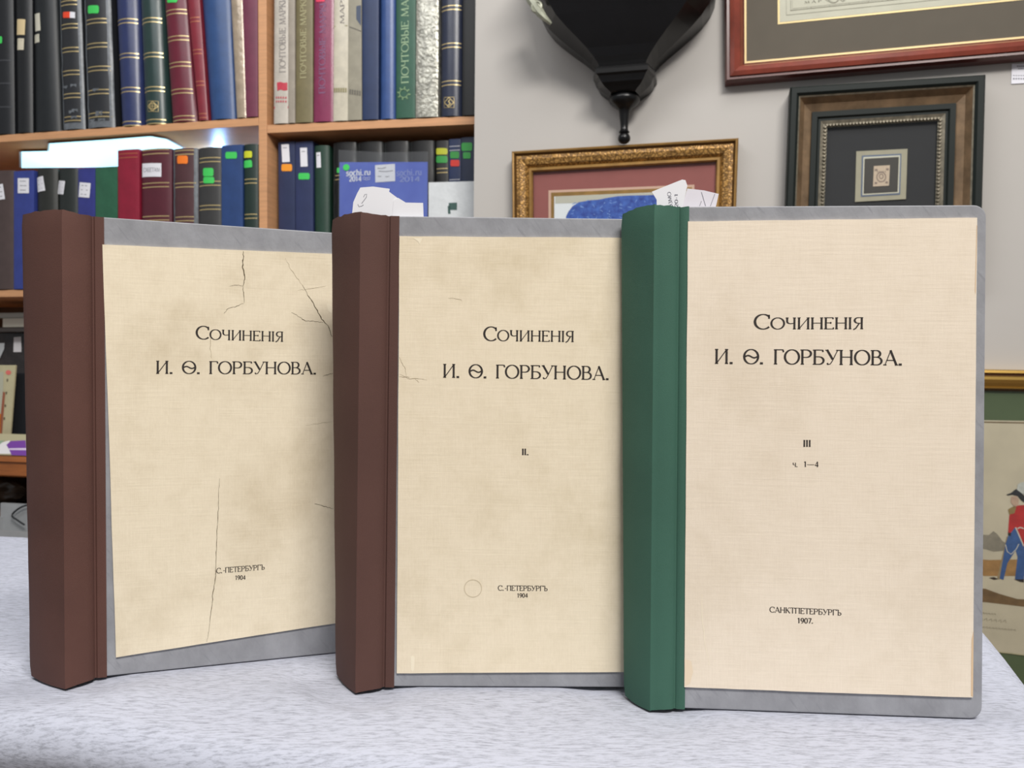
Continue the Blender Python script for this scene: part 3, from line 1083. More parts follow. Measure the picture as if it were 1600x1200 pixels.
def album(row, b, tp, ytop, col, label, depth=0.22, rough=0.45, round_=0.16, fwd_=0.004, bands=(), band_m=None, stickers=(), spine_txt=None,
          emblem=None, sleeve=None, side=None, extra=None, group='albums on the bookcase shelves', m=None, cat='album', var=0.1):
    """b=(left,right) at the shelf, tp=(left,right) at ytop, all on the shelving plane"""
    off = OFF + fwd_
    pb0, pb1 = wpix(b[0], shelf_line(b[0], row), off), wpix(b[1], shelf_line(b[1], row), off)
    pt0, pt1 = wpix(tp[0], ytop, off), wpix(tp[1], ytop, off)
    zb = max(wpix(b[0], shelf_line(b[0], row), OFF)[1], wpix(b[1], shelf_line(b[1], row), OFF)[1])
    # foot rests on the board that slopes very slightly
    z0l, z0r = wpix(b[0], shelf_line(b[0], row), OFF)[1], wpix(b[1], shelf_line(b[1], row), OFF)[1]
    sbl, sbr, stl, str_ = pb0[0], pb1[0], pt0[0], pt1[0]
    zt = (pt0[1] + pt1[1]) / 2
    width = sbr - sbl
    t = thing('album', label, cat, tuple(wp((sbl + sbr) / 2, (z0l + z0r) / 2, off - depth / 2)), WROT, group)
    rb = width * round_

    def PT(f, g, o):
        """f across 0..1, g height 0..1, o = offset from the off plane"""
        s0, s1 = sbl + (stl - sbl) * g, sbr + (str_ - sbr) * g
        z = (z0l + (z0r - z0l) * f) * (1 - g) + zt * g
        return wp(s0 + (s1 - s0) * f, z, off + o)

    def bulge(f):
        return rb * (math.sin(math.pi * f) ** 0.6 - 1.0) if 0 < f < 1 else -rb
    N = 12
    fs = [i / N for i in range(N + 1)]
    mats = [m or cm(col, rough, var=var, vscale=40, bump=0.12, bscale=400), band_m or M_gold]
    # case: outer U (spine with both boards) and inner U
    bt = min(0.0025, width * 0.12)
    secs_o, secs_i = [], []
    for g in (0.0, 0.02, 0.5, 0.98, 1.0):
        o_ = [PT(0, g, -depth)] + [PT(f, g, bulge(f)) for f in fs] + [PT(1, g, -depth)]
        fi = bt / width
        i_ = [PT(fi, g, -depth)] + [PT(fi + (1 - 2 * fi) * f, g, bulge(f) - bt) for f in fs] + [PT(1 - fi, g, -depth)]
        secs_o.append(o_)
        secs_i.append(i_)
    mb = MB()
    mb.grid(secs_o)
    mb.grid(secs_i)
    mb.grid([secs_o[0], secs_i[0]])
    mb.grid([secs_o[-1], secs_i[-1]])
    mb.grid([[r[0] for r in secs_o], [r[0] for r in secs_i]])
    mb.grid([[r[-1] for r in secs_o], [r[-1] for r in secs_i]])
    if side:   # the cover board seen edge-on past the spine has a tone of its own
        pass
    H_px = shelf_line((b[0] + b[1]) / 2, row) - ytop

    def strip(mb_, y, h, mi, f0=0.06, f1=0.94, lift=0.0004):
        g0 = (shelf_line((b[0] + b[1]) / 2, row) - (y + h / 2)) / H_px
        g1 = (shelf_line((b[0] + b[1]) / 2, row) - (y - h / 2)) / H_px
        ff = [f0 + (f1 - f0) * k / 8 for k in range(9)]
        mb_.grid([[PT(f, g0, bulge(f) + lift) for f in ff], [PT(f, g1, bulge(f) + lift) for f in ff]], mi)
    for y in bands:
        if isinstance(y, tuple):
            strip(mb, y[0], y[1], 1)
        else:
            strip(mb, y - 3.1, 1.3, 1)
            strip(mb, y + 3.1, 1.3, 1)
    if sleeve:
        mats.append(sleeve)
        for (f0, f1, g0, g1) in ((0.0, 0.12, 0.0, 1.0), (0.88, 1.0, 0.0, 1.0), (0.12, 0.88, 0.0, 0.035)):
            ff = [f0 + (f1 - f0) * k / 4 for k in range(5)]
            gg = [g0 + (g1 - g0) * k / 24 for k in range(25)]
            rows_ = []
            for g in gg:
                rows_.append([PT(f if (f0, f1) not in ((0.0, .12), (.88, 1.0)) else (f + (0.03 * noise.noise(Vector((g * 14, f0, b[0]))) if 0 < f < 1 else 0)), g, bulge(f) + 0.0006) for f in ff])
            mb.grid(rows_, 2)
        for _ in range(5):
            f0 = random.uniform(.1, .6)
            g0 = random.uniform(.02, .28)
            mb.grid([[PT(f0 + k * .08, g0 + .006 * math.sin(k * 2 + f0 * 9), bulge(f0 + k * .08) + .0006) for k in range(4)], [PT(f0 + k * .08, g0 + .012 + .004 * math.sin(k * 3), bulge(f0 + k * .08) + .0006) for k in range(4)]], 2)
    co = mb.build('cover', mats, t, smooth=True, merge=False)
    # page block
    mb = MB()
    fi = bt / width * 1.15
    lo = [PT(f, 0.012, o) for f, o in ((fi, -depth + .006), (fi, -rb - bt - .002), (1 - fi, -rb - bt - .002), (1 - fi, -depth + .006))]
    hi = [PT(f, 0.985, o) for f, o in ((fi, -depth + .006), (fi, -rb - bt - .002), (1 - fi, -rb - bt - .002), (1 - fi, -depth + .006))]
    mb.prism(lo, hi)
    mb.build('page_block', M_pages, t)

    def at(px, py, lift):
        # pixel to the curved spine: s,z on the front plane, then the bulge of that place
        s, z = wpix(px, py, off)
        g = (z - (z0l + z0r) / 2) / (zt - (z0l + z0r) / 2)
        s0, s1 = sbl + (stl - sbl) * g, sbr + (str_ - sbr) * g
        f = min(0.999, max(0.001, (s - s0) / (s1 - s0)))
        return wp(s, z, off + bulge(f) + lift)
    for st in stickers:
        kind, x0, y0, x1, y1, colr = st[:6]
        rot = st[6] if len(st) > 6 else 0.0
        mk = MB()
        cx, cy = (x0 + x1) / 2, (y0 + y1) / 2
        ca, sa = math.cos(R(rot)), math.sin(R(rot))
        NC = 12
        top_, bot_ = [], []
        for q in range(NC + 1):
            u = -1 + 2 * q / NC
            v = 1.0
            if kind == 'sticker' and q in (0, NC):
                v = 0.62
            for dst, vv in ((top_, -v), (bot_, v)):
                dx, dy = u * (x1 - x0) / 2, vv * (y1 - y0) / 2
                dst.append(at(cx + dx * ca - dy * sa, cy + dx * sa + dy * ca, 0.0011))
        mk.grid([top_, bot_])
        sm = MB()
        cmat = cm(colr, 0.5)
        so = mk.build('price_sticker' if kind == 'sticker' else 'paper_label', cmat, t)
        mk2 = MB()
        lines = st[7] if len(st) > 7 else 0
        if lines == 'txt':
            text(mk2, st[8], lambda x, y: at(x0 + 2.5 + (x1 - x0 - 5) * x, y1 - 7.5 - 6.5 * y, .0015), serif=False, thick=.12, thin=.08)
            mk2.build('lettering', M_pencil, so, merge=False)
        elif lines:
            for k in range(lines):
                yy = y0 + (y1 - y0) * (0.2 + 0.6 * k / max(1, lines - 1))
                xa, xb = x0 + (x1 - x0) * .2, x0 + (x1 - x0) * (.8 if k % 2 else .72)

                def rp_(x, y):
                    dx, dy = x - cx, y - cy
                    return at(cx + dx * ca - dy * sa, cy + dx * sa + dy * ca, .0013)
                mk2.poly([rp_(xa, yy - .5), rp_(xb, yy - .5), rp_(xb, yy + .5), rp_(xa, yy + .5)])
            mk2.build('lettering', M_pencil, so, merge=False)
    if spine_txt:
        for (s_, x0, y0, x1, y1, capx, tm) in spine_txt:
            mk = MB()
            p0, p1 = at(x0, y0, .0008), at(x1, y1, .0008)
            upq = at(x0 - capx, y0, .0008) - p0
            upq = WT * (-abs(upq.dot(WT)))
            # follow the curved spine point by point
            def mpx(x, y, p0=p0, p1=p1, upq=upq):
                p = p0 + (p1 - p0) * x + upq * y
                s = (p - W0).dot(WT)
                g = (p.z - (z0l + z0r) / 2) / (zt - (z0l + z0r) / 2)
                s0, s1 = sbl + (stl - sbl) * g, sbr + (str_ - sbr) * g
                f = min(0.999, max(0.001, (s - s0) / (s1 - s0)))
                return wp(s, p.z, off + bulge(f) + .0007)
            text(mk, s_, mpx, 0, thick=.14, thin=.07)
            mk.build('spine_lettering', tm, t, merge=False)
    if emblem:
        ex, ey, r, kind = emblem
        mk = MB()

        def ln(pts, wd):
            fine = []
            for a_1, b_1 in zip(pts[:-1], pts[1:]):
                fine += [(a_1[0] + (b_1[0] - a_1[0]) * q / 6, a_1[1] + (b_1[1] - a_1[1]) * q / 6) for q in range(6)]
            pts = fine + [pts[-1]]
            stroke(mk, pts, lambda q: wd, lambda x, y: at(ex + x, ey + y, .0011), 0)
        if kind == 'diamond':
            ln([(-r, -r), (r, -r), (r, r), (-r, r), (-r, -r)], .6)
            ln([(0, -r * .95), (r * .95, 0), (0, r * .95), (-r * .95, 0), (0, -r * .95)], 1.3)
            ln(arcpts(0, 0, r * .55, r * .55, 0, 360, 16), 1.0)
            ln([(-r * .5, 0), (r * .5, 0)], 1.0)
            ln([(0, -r * .6), (0, r * .6)], 1.0)
        elif kind == 'diamond_l':
            ln([(-r, -r), (r, -r), (r, r), (-r, r), (-r, -r)], .6)
            ln([(0, -r * .95), (r * .95, 0), (0, r * .95), (-r * .95, 0), (0, -r * .95)], 1.2)
            ln([(r * .25, -r * .5), (-r * .1, -r * .2), (r * .3, r * .25), (-r * .3, r * .7)], 1.6)
        elif kind == 'flag':
            mk.poly([at(ex + x, ey + y, .0009) for x, y in ((-8, -6), (-2, -7), (3, -5.5), (8, -6.5), (8, 5.5), (3, 6.5), (-2, 5), (-7, 7))])
        elif kind == 'gear':
            ln(arcpts(0, 0, r * .62, r * .62, 20, 340, 18), 1.5)
            for k in range(8):
                a = R(45 * k + 10)
                ln([(r * .62 * math.cos(a), r * .62 * math.sin(a)), (r * math.cos(a), r * math.sin(a))], 2.2)
        mk.build('spine_emblem', emblem_m.get(kind, M_gold), t, merge=False)
    if extra:
        extra(t, at, strip)
    return t


emblem_m = {'flag': cm((196, 62, 78)), 'gear': mat('faded_gilt', (120, 150, 110), 0.5)}
GREEN_ST, ORANGE_ST, RED_ST, YEL_ST, WHT, CREAM_L = (70, 208, 96), (250, 130, 40), (240, 76, 44), (214, 220, 50), (236, 236, 242), (226, 208, 168)
M_sleeve = mat('dusty_clear_sleeve', (120, 126, 132), 0.35, var=0.25, vscale=80)
M_foil = mat('crinkled_clear_film', (206, 204, 190), 0.16, 0.35, var=0.35, vscale=70, bump=1.0, bscale=130)
M_film2 = mat('film_wrapped_beige', (186, 168, 146), 0.22, 0.1, var=0.15, vscale=40, bump=0.7, bscale=70)
YT = -78   # heads of the upper row, above the picture
BLK = (31, 33, 37)
BLK2 = (42, 44, 48)
NAVY = (44, 58, 98)

GA = 'albums on the upper left shelf'
GB = 'albums on the upper right shelf'
GC = 'albums on the lower left shelf'
GD = 'albums on the lower right shelf'


def xt(top0, bot, y0=0.0, yb=205.0):
    """extend a lean measured between y=0 and the shelf up to YT"""
    return tuple(t + (t - q) * (y0 - YT) / (yb - y0) for t, q in zip(top0, bot))


def UL(b, t0, *a, **k):
    return album('ul', b, xt(t0, b), YT, *a, group=GA, **k)


def UR(b, t0, *a, **k):
    return album('ur', b, xt(t0, b), YT, *a, group=GB, **k)


M_ridge = mat('raised_black_band', (66, 68, 72), 0.4)
UL((-16, 18), (-19, 15.5), BLK, 'black ribbed album with green dot at the left end of the upper left shelf', bands=[(95, 2), (131, 2), (168, 2)], band_m=M_ridge,
   stickers=[('sticker', -6, 57, 3.5, 68, GREEN_ST)])
UL((23.5, 47.3), (21, 46), (28, 30, 33), 'slim black album with a beige label above a second small label', round_=.2,
   stickers=[('label', 25.5, 30, 39, 54.5, (226, 204, 158), 2), ('label', 26.5, 60, 37.5, 78, (222, 214, 190), 2, 2)])
UL((48, 91), (47, 84), (31, 35, 38), 'wide black album with tall white label and film scraps', round_=.2,
   stickers=[('label', 52, 20.5, 63, 48, (222, 218, 200), -3), ('label', 50.5, 53, 61.5, 66, (220, 216, 196), -2, 1)])
UL((95, 129.5), (89, 122.5), BLK2, 'black gilt-banded album in dusty sleeve with red sticker', bands=[4.5, 41, 78, 114, 150, 186], sleeve=M_sleeve,
   stickers=[('sticker', 98, 18.5, 110.5, 28, RED_ST), ('label', 109.5, 18.5, 116.5, 28, WHT)])
UL((132.5, 175), (127, 168), BLK2, 'black gilt-banded album in dusty sleeve with green sticker', bands=[33, 71, 107.5, 144, 180], sleeve=M_sleeve,
   stickers=[('sticker', 136.5, 8.5, 154.5, 21, GREEN_ST)])
UL((184.5, 217.5), (175.5, 212), (50, 60, 104), 'navy gilt-banded album between the sleeved black album and the dark green one', rough=.3, bands=[33, 87, 140.5, 193.5], round_=.3, band_m=M_gold)
UL((221, 257), (213.5, 249), (44, 66, 64), 'dark green gilt-banded album with gold diamond emblem on its spine', rough=.3, bands=[31.5, 86, 139.5, 190.5], round_=.3, emblem=(238.5, 166, 8, 'diamond'))
UL((265, 304), (252.5, 289.5), (112, 36, 54), 'burgundy gilt-banded album with green sticker leaning left on the upper shelf', rough=.35, bands=[18.5, 60, 101, 143, 185], round_=.2,
   stickers=[('sticker', 260, -8, 277, 4, GREEN_ST)])
UL((309.5, 323.8), (291.5, 310), (140, 44, 58), 'thin red gilt-banded album leaning left beside the wide blue one', bands=[31, 81.5, 131, 181.5], rough=.4, band_m=mat('dull_gilt', (190, 120, 90), .4, .4))
UL((324.3, 366.5), (310.5, 357.5), (52, 84, 136), 'wide plain blue album leaning left on the upper left shelf', rough=.38, round_=.22)
UL((369, 383.6), (359.5, 377.5), (186, 168, 146), 'beige album wrapped in shiny film next to the plum one', m=M_film2)
UL((384.1, 402), (378, 401.5), (122, 58, 80), 'plum album leaning against the wooden upright', round_=.08)


def cream_extra(t, at, strip):
    mk = MB()
    for k in range(2):
        for q in range(5):
            x, y = 431 + q * 3.6, 151 + k * 6
            mk.poly([at(x, y, .001), at(x + 2, y, .001), at(x + 2, y + 3, .001), at(x, y + 3, .001)])
    mk.poly([at(427.3, 166.3, .001), at(450, 165.3, .001), at(450, 168.7, .001), at(427.3, 169.7, .001)])
    mk.build('spine_print', cm((190, 70, 84)), t)


M_txtgrey = mat('grey_spine_print', (138, 132, 128), .6)
M_txtgilt = mat('pale_gilt_print', (176, 170, 130), .5)
M_txtlil = mat('faded_lilac_print', (132, 96, 128), .6)
UR((426.8, 450), (427.5, 450), (206, 198, 186), 'cream catalogue with red flag and grey lettering beside the upright', round_=.1, cat='book', depth=.2,
   spine_txt=[('ПОЧТОВЫЕ МАРКИ', 446, 113, 446, -5, 9.5, M_txtgrey)], emblem=(440.5, 135, 8, 'flag'), extra=cream_extra)
UR((450.3, 460.5), (450.3, 460.3), (168, 158, 144), 'grey-beige side of the cream catalogue, built as a separate slim volume', round_=.05, depth=.2, cat='book')  # grey side of the cream catalogue, added as a volume of its own
UR((461.2, 487.6), (462, 487.6), (128, 118, 84), 'olive catalogue with pale lettering on its spine', round_=.08, depth=.2, cat='book',
   spine_txt=[('ПОЧТОВЫЕ МАРКИ', 478.5, 122, 478.5, -8, 9.5, M_txtgilt)])
UR((488.2, 519.8), (489.5, 520.5), (142, 58, 92), 'magenta catalogue with faded lilac lettering on its spine', round_=.12, depth=.2, cat='book', rough=.3,
   spine_txt=[('ПОЧТОВЫЕ МАРКИ', 508, 146, 509.5, -2, 10, M_txtlil)], stickers=[('sticker', 493, -6, 508, 3, (232, 70, 100))])


def cream2_extra(t, at, strip):
    mk = MB()
    mk.poly([at(520.8, 40.3, .001), at(542.5, 39.2, .001), at(542.5, 40.6, .001), at(520.8, 41.7, .001)])
    mk.build('spine_line', cm((150, 142, 104)), t)
    mk = MB()
    for q in range(6):
        x = 521.5 + q * 3.5
        mk.poly([at(x, 137.5, .001), at(x + 2.6, 137.3, .001), at(x + 2.4, 144, .001), at(x + .2, 144.2, .001)])
    mk.build('spine_print', cm((150, 142, 104)), t)


UR((520.3, 543), (521.5, 544), (214, 206, 186), 'cream volume with olive print strip on its spine, wrapped in film', round_=.06, depth=.2, cat='book', rough=.25, extra=cream2_extra,
   spine_txt=[('МАРКИ', 538, 37, 538, -22, 6.5, M_txtgrey)])


def side_extra(t, at, strip):
    mk = MB()
    for q in range(5):
        x = 546 + q * 3.8
        mk.poly([at(x, 139.5 + q * .6, .001), at(x + 2.6, 139.5 + q * .6, .001), at(x + 2.4, 147 + q * .6, .001), at(x + .2, 147 + q * .6, .001)])
    mk.build('spine_print', cm((110, 106, 96)), t)
    mk = MB()
    mk.poly([at(546, 41, .001), at(564.5, 48, .001), at(564.5, 49.5, .001), at(546, 42.5, .001)])
    mk.build('spine_line', cm((110, 106, 96)), t)
    mk = MB()
    mk.poly([at(557, 10, .001), at(564, 8, .001), at(564, 40, .001), at(557, 30, .001)])
    mk.build('printed_block', cm((74, 84, 104)), t)


UR((543.4, 565), (544.3, 564.5), (160, 154, 136), 'greyish beige side of the cream volume, built as a separate block left of the navy volume', round_=.02, depth=.2, cat='book', extra=side_extra)  # side face of the cream volume, modelled as an extra block
UR((565.8, 590.6), (565, 591), (42, 58, 96), 'plain navy volume on the upper right shelf left of the brighter blue one', round_=.06)
UR((591.2, 617.6), (591.8, 617.6), (60, 88, 146), 'plain brighter blue volume left of the green catalogue', round_=.3, rough=.35)
UR((618.3, 648), (618.6, 649), (46, 92, 72), 'green catalogue with pale lettering and gear emblem', round_=.06, depth=.2, cat='book',
   spine_txt=[('ПОЧТОВЫЕ МАРКИ', 638.5, 130, 638.5, -34, 11.5, mat('pale_green_print', (150, 176, 140), .5))], emblem=(631, 146, 10.5, 'gear'))
UR((648.7, 683.5), (650, 684.5), (196, 194, 170), 'volume in crinkled glinting silver film', round_=.06, m=M_foil)
UR((686, 720.8), (686.5, 722), (48, 54, 74), 'navy gilt-banded album with gold square emblem near the wall', rough=.3, bands=[12, 71, 130], round_=.25, emblem=(701.5, 160, 8, 'diamond_l'))
UR((721.8, 752), (723, 752), (13, 13, 14), 'black album partly hidden behind the wall edge on the upper right shelf', round_=.05)


def LL(b, yt, *a, tops=None, **k):
    return album('ll', b, tops or b, yt, *a, group=GC, **k)


LL((-14, 19.2), 266.5, (84, 70, 68), 'grey-brown album with torn white label at the left frame edge', stickers=[('label', -6, 288, 6.5, 312, WHT, -8, 3)], tops=(-15, 19), round_=.1)
LL((20.5, 52), 266.8, (58, 72, 150), 'blue album with white label, left of two black-green albums', stickers=[('label', 28, 278.5, 45.5, 302, WHT, 0, 3)], round_=.04)
LL((53, 85), 262.8, (44, 46, 42), 'dark album with tilted label right of the blue one', stickers=[('label', 55.5, 276, 69.5, 299, WHT, -9, 3)], round_=.2)
LL((87, 119.5), 262.8, (40, 46, 44), 'dark album with skewed white label left of the film-wrapped blue one', stickers=[('label', 86.8, 282, 100.8, 303, WHT, 9, 3)], round_=.2)
LL((121, 147.6), 263, (58, 64, 140), 'blue film-wrapped album with white label left of the green one', stickers=[('label', 123.5, 285.5, 141, 308.5, WHT, 5, 3)], round_=.05, rough=.3)
LL((148.2, 182.6), 260.8, (52, 104, 78), 'green film-wrapped album left of the bright red one', round_=.04, rough=.25)
LL((183.6, 217), 233.5, (150, 30, 56), 'bright crimson album with two thin gilt lines', round_=.05, bands=[243], band_m=mat('red_gilt', (190, 110, 80), .4, .4), tops=(182.8, 216.5))
LL((218.4, 265.5), 232.2, (92, 34, 48), 'burgundy album with handwritten white label, right of the crimson one', round_=.1, bands=[237, 289, 341],
   stickers=[('label', 220.5, 255, 252, 276.2, WHT, 0, 'txt', 'САБЕТАМ')], tops=(217.8, 265))
LL((268, 306.5), 231.5, (84, 52, 56), 'dark maroon film-wrapped album with orange sticker', bands=[238, 289, 342], sleeve=M_sleeve, stickers=[('sticker', 276.5, 243, 293.5, 255.8, ORANGE_ST)], tops=(266.8, 306))
LL((307.5, 345), 230, (62, 62, 62), 'charcoal gilt-banded album with two green stickers stacked', bands=[249.5, 286.5, 324], stickers=[('sticker', 317, 262.6, 333.5, 275.6, GREEN_ST), ('sticker', 317.5, 276.5, 334.5, 286.5, GREEN_ST)], tops=(307, 344.5))
LL((346, 379), 226.5, (46, 74, 128), 'plain blue album with one green sticker near its head', round_=.03, stickers=[('sticker', 352.5, 237.5, 370.5, 248, GREEN_ST)], tops=(345.5, 378.5))
LL((379.8, 402), 225, (32, 52, 46), 'very dark green album with yellow sticker above a green one, beside the upright', bands=[283, 338], stickers=[('sticker', 379.7, 236, 394, 246.5, YEL_ST), ('sticker', 379.7, 250.5, 394, 262, GREEN_ST, -4)], tops=(379.5, 401.5))


def LR(b, yt, *a, tops=None, **k):
    return album('lr', b, tops or b, yt, *a, group=GD, fwd_=k.pop('fwd_', -0.03), **k)


LR((436, 461), 221.5, (46, 56, 92), 'navy album with upright white label and orange sticker', round_=.03, stickers=[('label', 440.5, 225.5, 452.5, 253.5, WHT, -3, 1), ('sticker', 440, 256.5, 456.5, 267.5, (250, 160, 44))], tops=(434.5, 460.5))
LR((462, 489), 221, (48, 58, 98), 'navy film-topped album with upright white label and green sticker', round_=.03, stickers=[('label', 469.5, 231, 480.5, 260.5, WHT, -2, 1), ('sticker', 466.5, 270.5, 484, 280.5, GREEN_ST)], tops=(461.2, 488.5))
LR((490.5, 514), 227, (34, 66, 52), 'dark green album with narrow white label near its head', round_=.2, stickers=[('label', 494, 238, 501.5, 262, WHT, -2, 1)], tops=(489, 513))
M_blkfilm = mat('film_over_black', (44, 46, 46), .3, var=.3, vscale=60)
for k_, (x0, x1) in enumerate(((518, 556), (557, 597), (598, 638), (639, 678))):
    LR((x0, x1), 222 - k_ * .8, (20, 20, 21), ['first black film-sleeved album behind the blue packet, next to the dark green album', 'second black film-sleeved album behind the blue packet, counted from the left',
       'third black film-sleeved album behind the blue packet, counted from the left', 'fourth black film-sleeved album behind the blue packet, nearest the wall'][k_], round_=.15, sleeve=M_blkfilm, bands=[276] if k_ == 0 else [],
       stickers=[('sticker', 526, 262, 533, 270, GREEN_ST)] if k_ == 0 else [])
LR((681, 700), 219.5, (44, 44, 44), 'black album with yellow sticker above a green one', round_=.1, bands=[266], stickers=[('sticker', 681.2, 231.5, 699, 241.5, (186, 190, 50)), ('sticker', 681.2, 243.5, 699, 254.5, (56, 150, 70))])
LR((701, 719.6), 217, (40, 54, 92), 'navy album with green sticker above a red one', round_=.05, bands=[231.5, 283], band_m=mat('silver_line', (200, 200, 205), .3, .6), stickers=[('sticker', 703.5, 237, 717.5, 247.5, (60, 150, 70)), ('sticker', 704, 250, 718, 260, (214, 60, 50))])
LR((720.4, 750), 214, (36, 46, 72), 'dark navy album with two green stickers against the wall edge', round_=.03, stickers=[('sticker', 721, 223, 738, 236, (60, 160, 74)), ('sticker', 723.5, 238, 735.5, 248, (60, 160, 74))])

# ------------------------------------------------------------------ flat packets leaning in front of the lower right albums
M_film = clear('clear_film', (.93, .94, .95), (1, 1, 1), .12, .03, (.7, .72, .75), .035, .5, 40)
M_blue = mat('blue_printed_card', (76, 98, 196), .3, col2=(100, 124, 214), vscale=9)


def flat_pack(name, label, cat, quad, off, th, m, part, group=None):
    a = [q_at(x, y, off) for x, y in quad]
    base = (a[2] + a[3]) / 2
    t = thing(name, label, cat, tuple(base), WROT, group)
    mb = MB()
    mb.prism(a, [p - WN * th for p in a])
    o = mb.build(part, m, t)
    return t, o


PO = OFF + 0.006
yb = shelf_line(600, 'lr')
tp_, card = flat_pack('stamp_packet', 'blue card packet with white lettering in a clear bag on the lower right shelf', 'packet', [(530.5, 253.5), (668, 253), (667, yb), (530, yb + .5)], PO, .003, M_blue, 'printed_card')
mb = MB()
a = [q_at(x, y, PO + .0012) for x, y in ((529, 234), (596, 238), (669, 236.5), (668.5, yb), (529, yb + .5))]
mb.prism(a, [p + WN * .0003 for p in a])
mb.build('clear_bag', M_film, tp_)


def pk(mb, s, x0, y0, x1, y1, h, m, off, **k):
    p0, p1 = q_at(x0, y0, off), q_at(x1, y1, off)
    text_between(mb, s, p0, p1, q_at(x0, y0 - h, off) - p0, **k)


MT = mat('white_print', (238, 240, 248), .5)
mb = MB()
pk(mb, 'sochi.ru', 540.5, 275, 578, 273.5, 9.5, MT, PO + .0006, serif=False, thick=.2, thin=.16)
pk(mb, '2014', 545.5, 283.5, 564, 283, 7.6, MT, PO + .0006, serif=False, thick=.2, thin=.16)
for k in range(3):
    stroke(mb, arcpts(569 + k * 3.6, 278.5 + (k % 2) * 1.2, 2, 2, 0, 360, 14), lambda q: .5, lambda x, y: q_at(x, y, PO + .0006), 0)
mb.build('lettering', MT, card, merge=False)
mb = MB()
MT2 = mat('pale_blue_print', (136, 152, 214), .5)
pk(mb, 'sochi.ru', 619, 275, 658, 273.5, 10, MT2, PO + .0006, serif=False, thick=.17, thin=.14)
pk(mb, '2014', 624, 284, 655, 283.5, 8, MT2, PO + .0006, serif=False, thick=.17, thin=.14)
mb.build('faded_lettering', MT2, card, merge=False)
mb = MB()
mb.poly([q_at(x, y, PO + .0008) for x, y in ((586, 258), (617, 256), (617.5, 283), (586.5, 285))])
lb_ = mb.build('paper_label', M_white, tp_)
mb = MB()
for (x0, y0, x1, y1) in ((590, 263, 603, 261.5), (592, 267.5, 614, 266.5), (590, 275, 596, 275), (602, 275.5, 608, 275)):
    stroke(mb, [(x0, y0), ((x0 + x1) / 2, (y0 + y1) / 2 + 1.2), (x1, y1)], lambda q: 1.0, lambda x, y: q_at(x, y, PO + .001), 0)
mb.build('handwriting', M_pencil, lb_, merge=False)
mb = MB()
mb.poly([q_at(541 + 5 * math.cos(R(a)), 261.5 + 5 * math.sin(R(a)), PO + .0018) for a in range(0, 360, 20)])
mb.build('price_sticker', cm(GREEN_ST), tp_)

M_wcard = mat('white_film_packet', (226, 230, 232), .18, var=.06, vscale=30, bump=.6, bscale=60)
tw, wc = flat_pack('stamp_packet', 'white packet in shiny film with a small dark green window, beside the wall edge', 'packet', [(669.8, 285), (745, 283), (745, yb - 1.5), (669.3, yb - .5)], PO, .004, M_wcard, 'packet_sleeve')
mb = MB()
mb.poly([q_at(x, y, PO + .0006) for x, y in ((701, 317), (714, 316.5), (714, 328), (702, 328))])
mb.poly([q_at(x, y, PO + .0006) for x, y in ((699.5, 322), (703, 321), (704, 334), (700, 334))])
mb.build('window', cm((62, 92, 86)), tw)

# ------------------------------------------------------------------ lower left: counter and what lies on it (seen left of the first book)
CO = OFF + 0.10
yc0 = 713
cab = thing('cabinet', 'reddish brown wooden cabinet top seen left of the first brown book', 'cabinet', tuple(wp(wpix(0, 720, CO)[0], FLOOR_Z, CO - .2)), WROT)
s0 = wpix(-150, 720, CO)[0]
s1 = wpix(330, 720, CO)[0]
zc1, zc0 = wpix(20, 714, CO)[1], wpix(20, 746, CO)[1]
M_mahog = mat('brown_varnished_wood', (178, 106, 54), .35, var=.18, vscale=14, stretch=(1, 1, 12))
mb = MB()
prof = [(zc1, -.012), (zc1 - .004, -.003), (zc1 - .012, .0), (zc1 - .014, -.006), (zc1 - .017, -.006), (zc0 + .004, -.006), (zc0, -.011), (zc0, -.39), (zc1, -.39)]
mb.prism([wp(s0, z, CO + o) for z, o in prof], [wp(s1, z, CO + o) for z, o in prof])
mb.build('cabinet_top', M_mahog, cab)
wallbox(MB(), s0, s0 + .03, FLOOR_Z, zc0, CO - .03, CO - .38).build('side_panel', M_mahog, cab)
wallbox(MB(), s1 - .03, s1, FLOOR_Z, zc0, CO - .03, CO - .38).build('side_panel', M_mahog, cab)
wallbox(MB(), s0 + .03, s1 - .03, FLOOR_Z, zc0, CO - .34, CO - .36).build('back_panel', cm((74, 56, 44)), cab)
zs = wpix(20, 802, CO - .05)[1]
wallbox(MB(), s0 + .03, s1 - .03, zs - .02, zs - .001, CO - .05, CO - .34).build('shelf', cm((120, 90, 70)), cab)


def wq(px, py, off):
    s, z = wpix(px, py, off)
    return wp(s, z, off)


def standing(name, label, cat, x0, x1, xt0, xt1, ytop, off, th, m, part='cover', group=None):
    """something upright on the counter"""
    sb0, sb1 = wpix(x0, 690, off)[0], wpix(x1, 690, off)[0]
    st0, st1 = wpix(xt0, ytop, off)[0], wpix(xt1, ytop, off)[0]
    zt = wpix((xt0 + xt1) / 2, ytop, off)[1]
    a = [wp(sb0, zc1 + .0004, off), wp(sb1, zc1 + .0004, off), wp(st1, zt, off), wp(st0, zt, off)]
    t = thing(name, label, cat, tuple((a[0] + a[1]) / 2 - WN * th / 2), WROT, group)
    mb = MB()
    mb.prism(a, [p - WN * th for p in a])
    o = mb.build(part, m, t, bevel=.001)
    return t, o


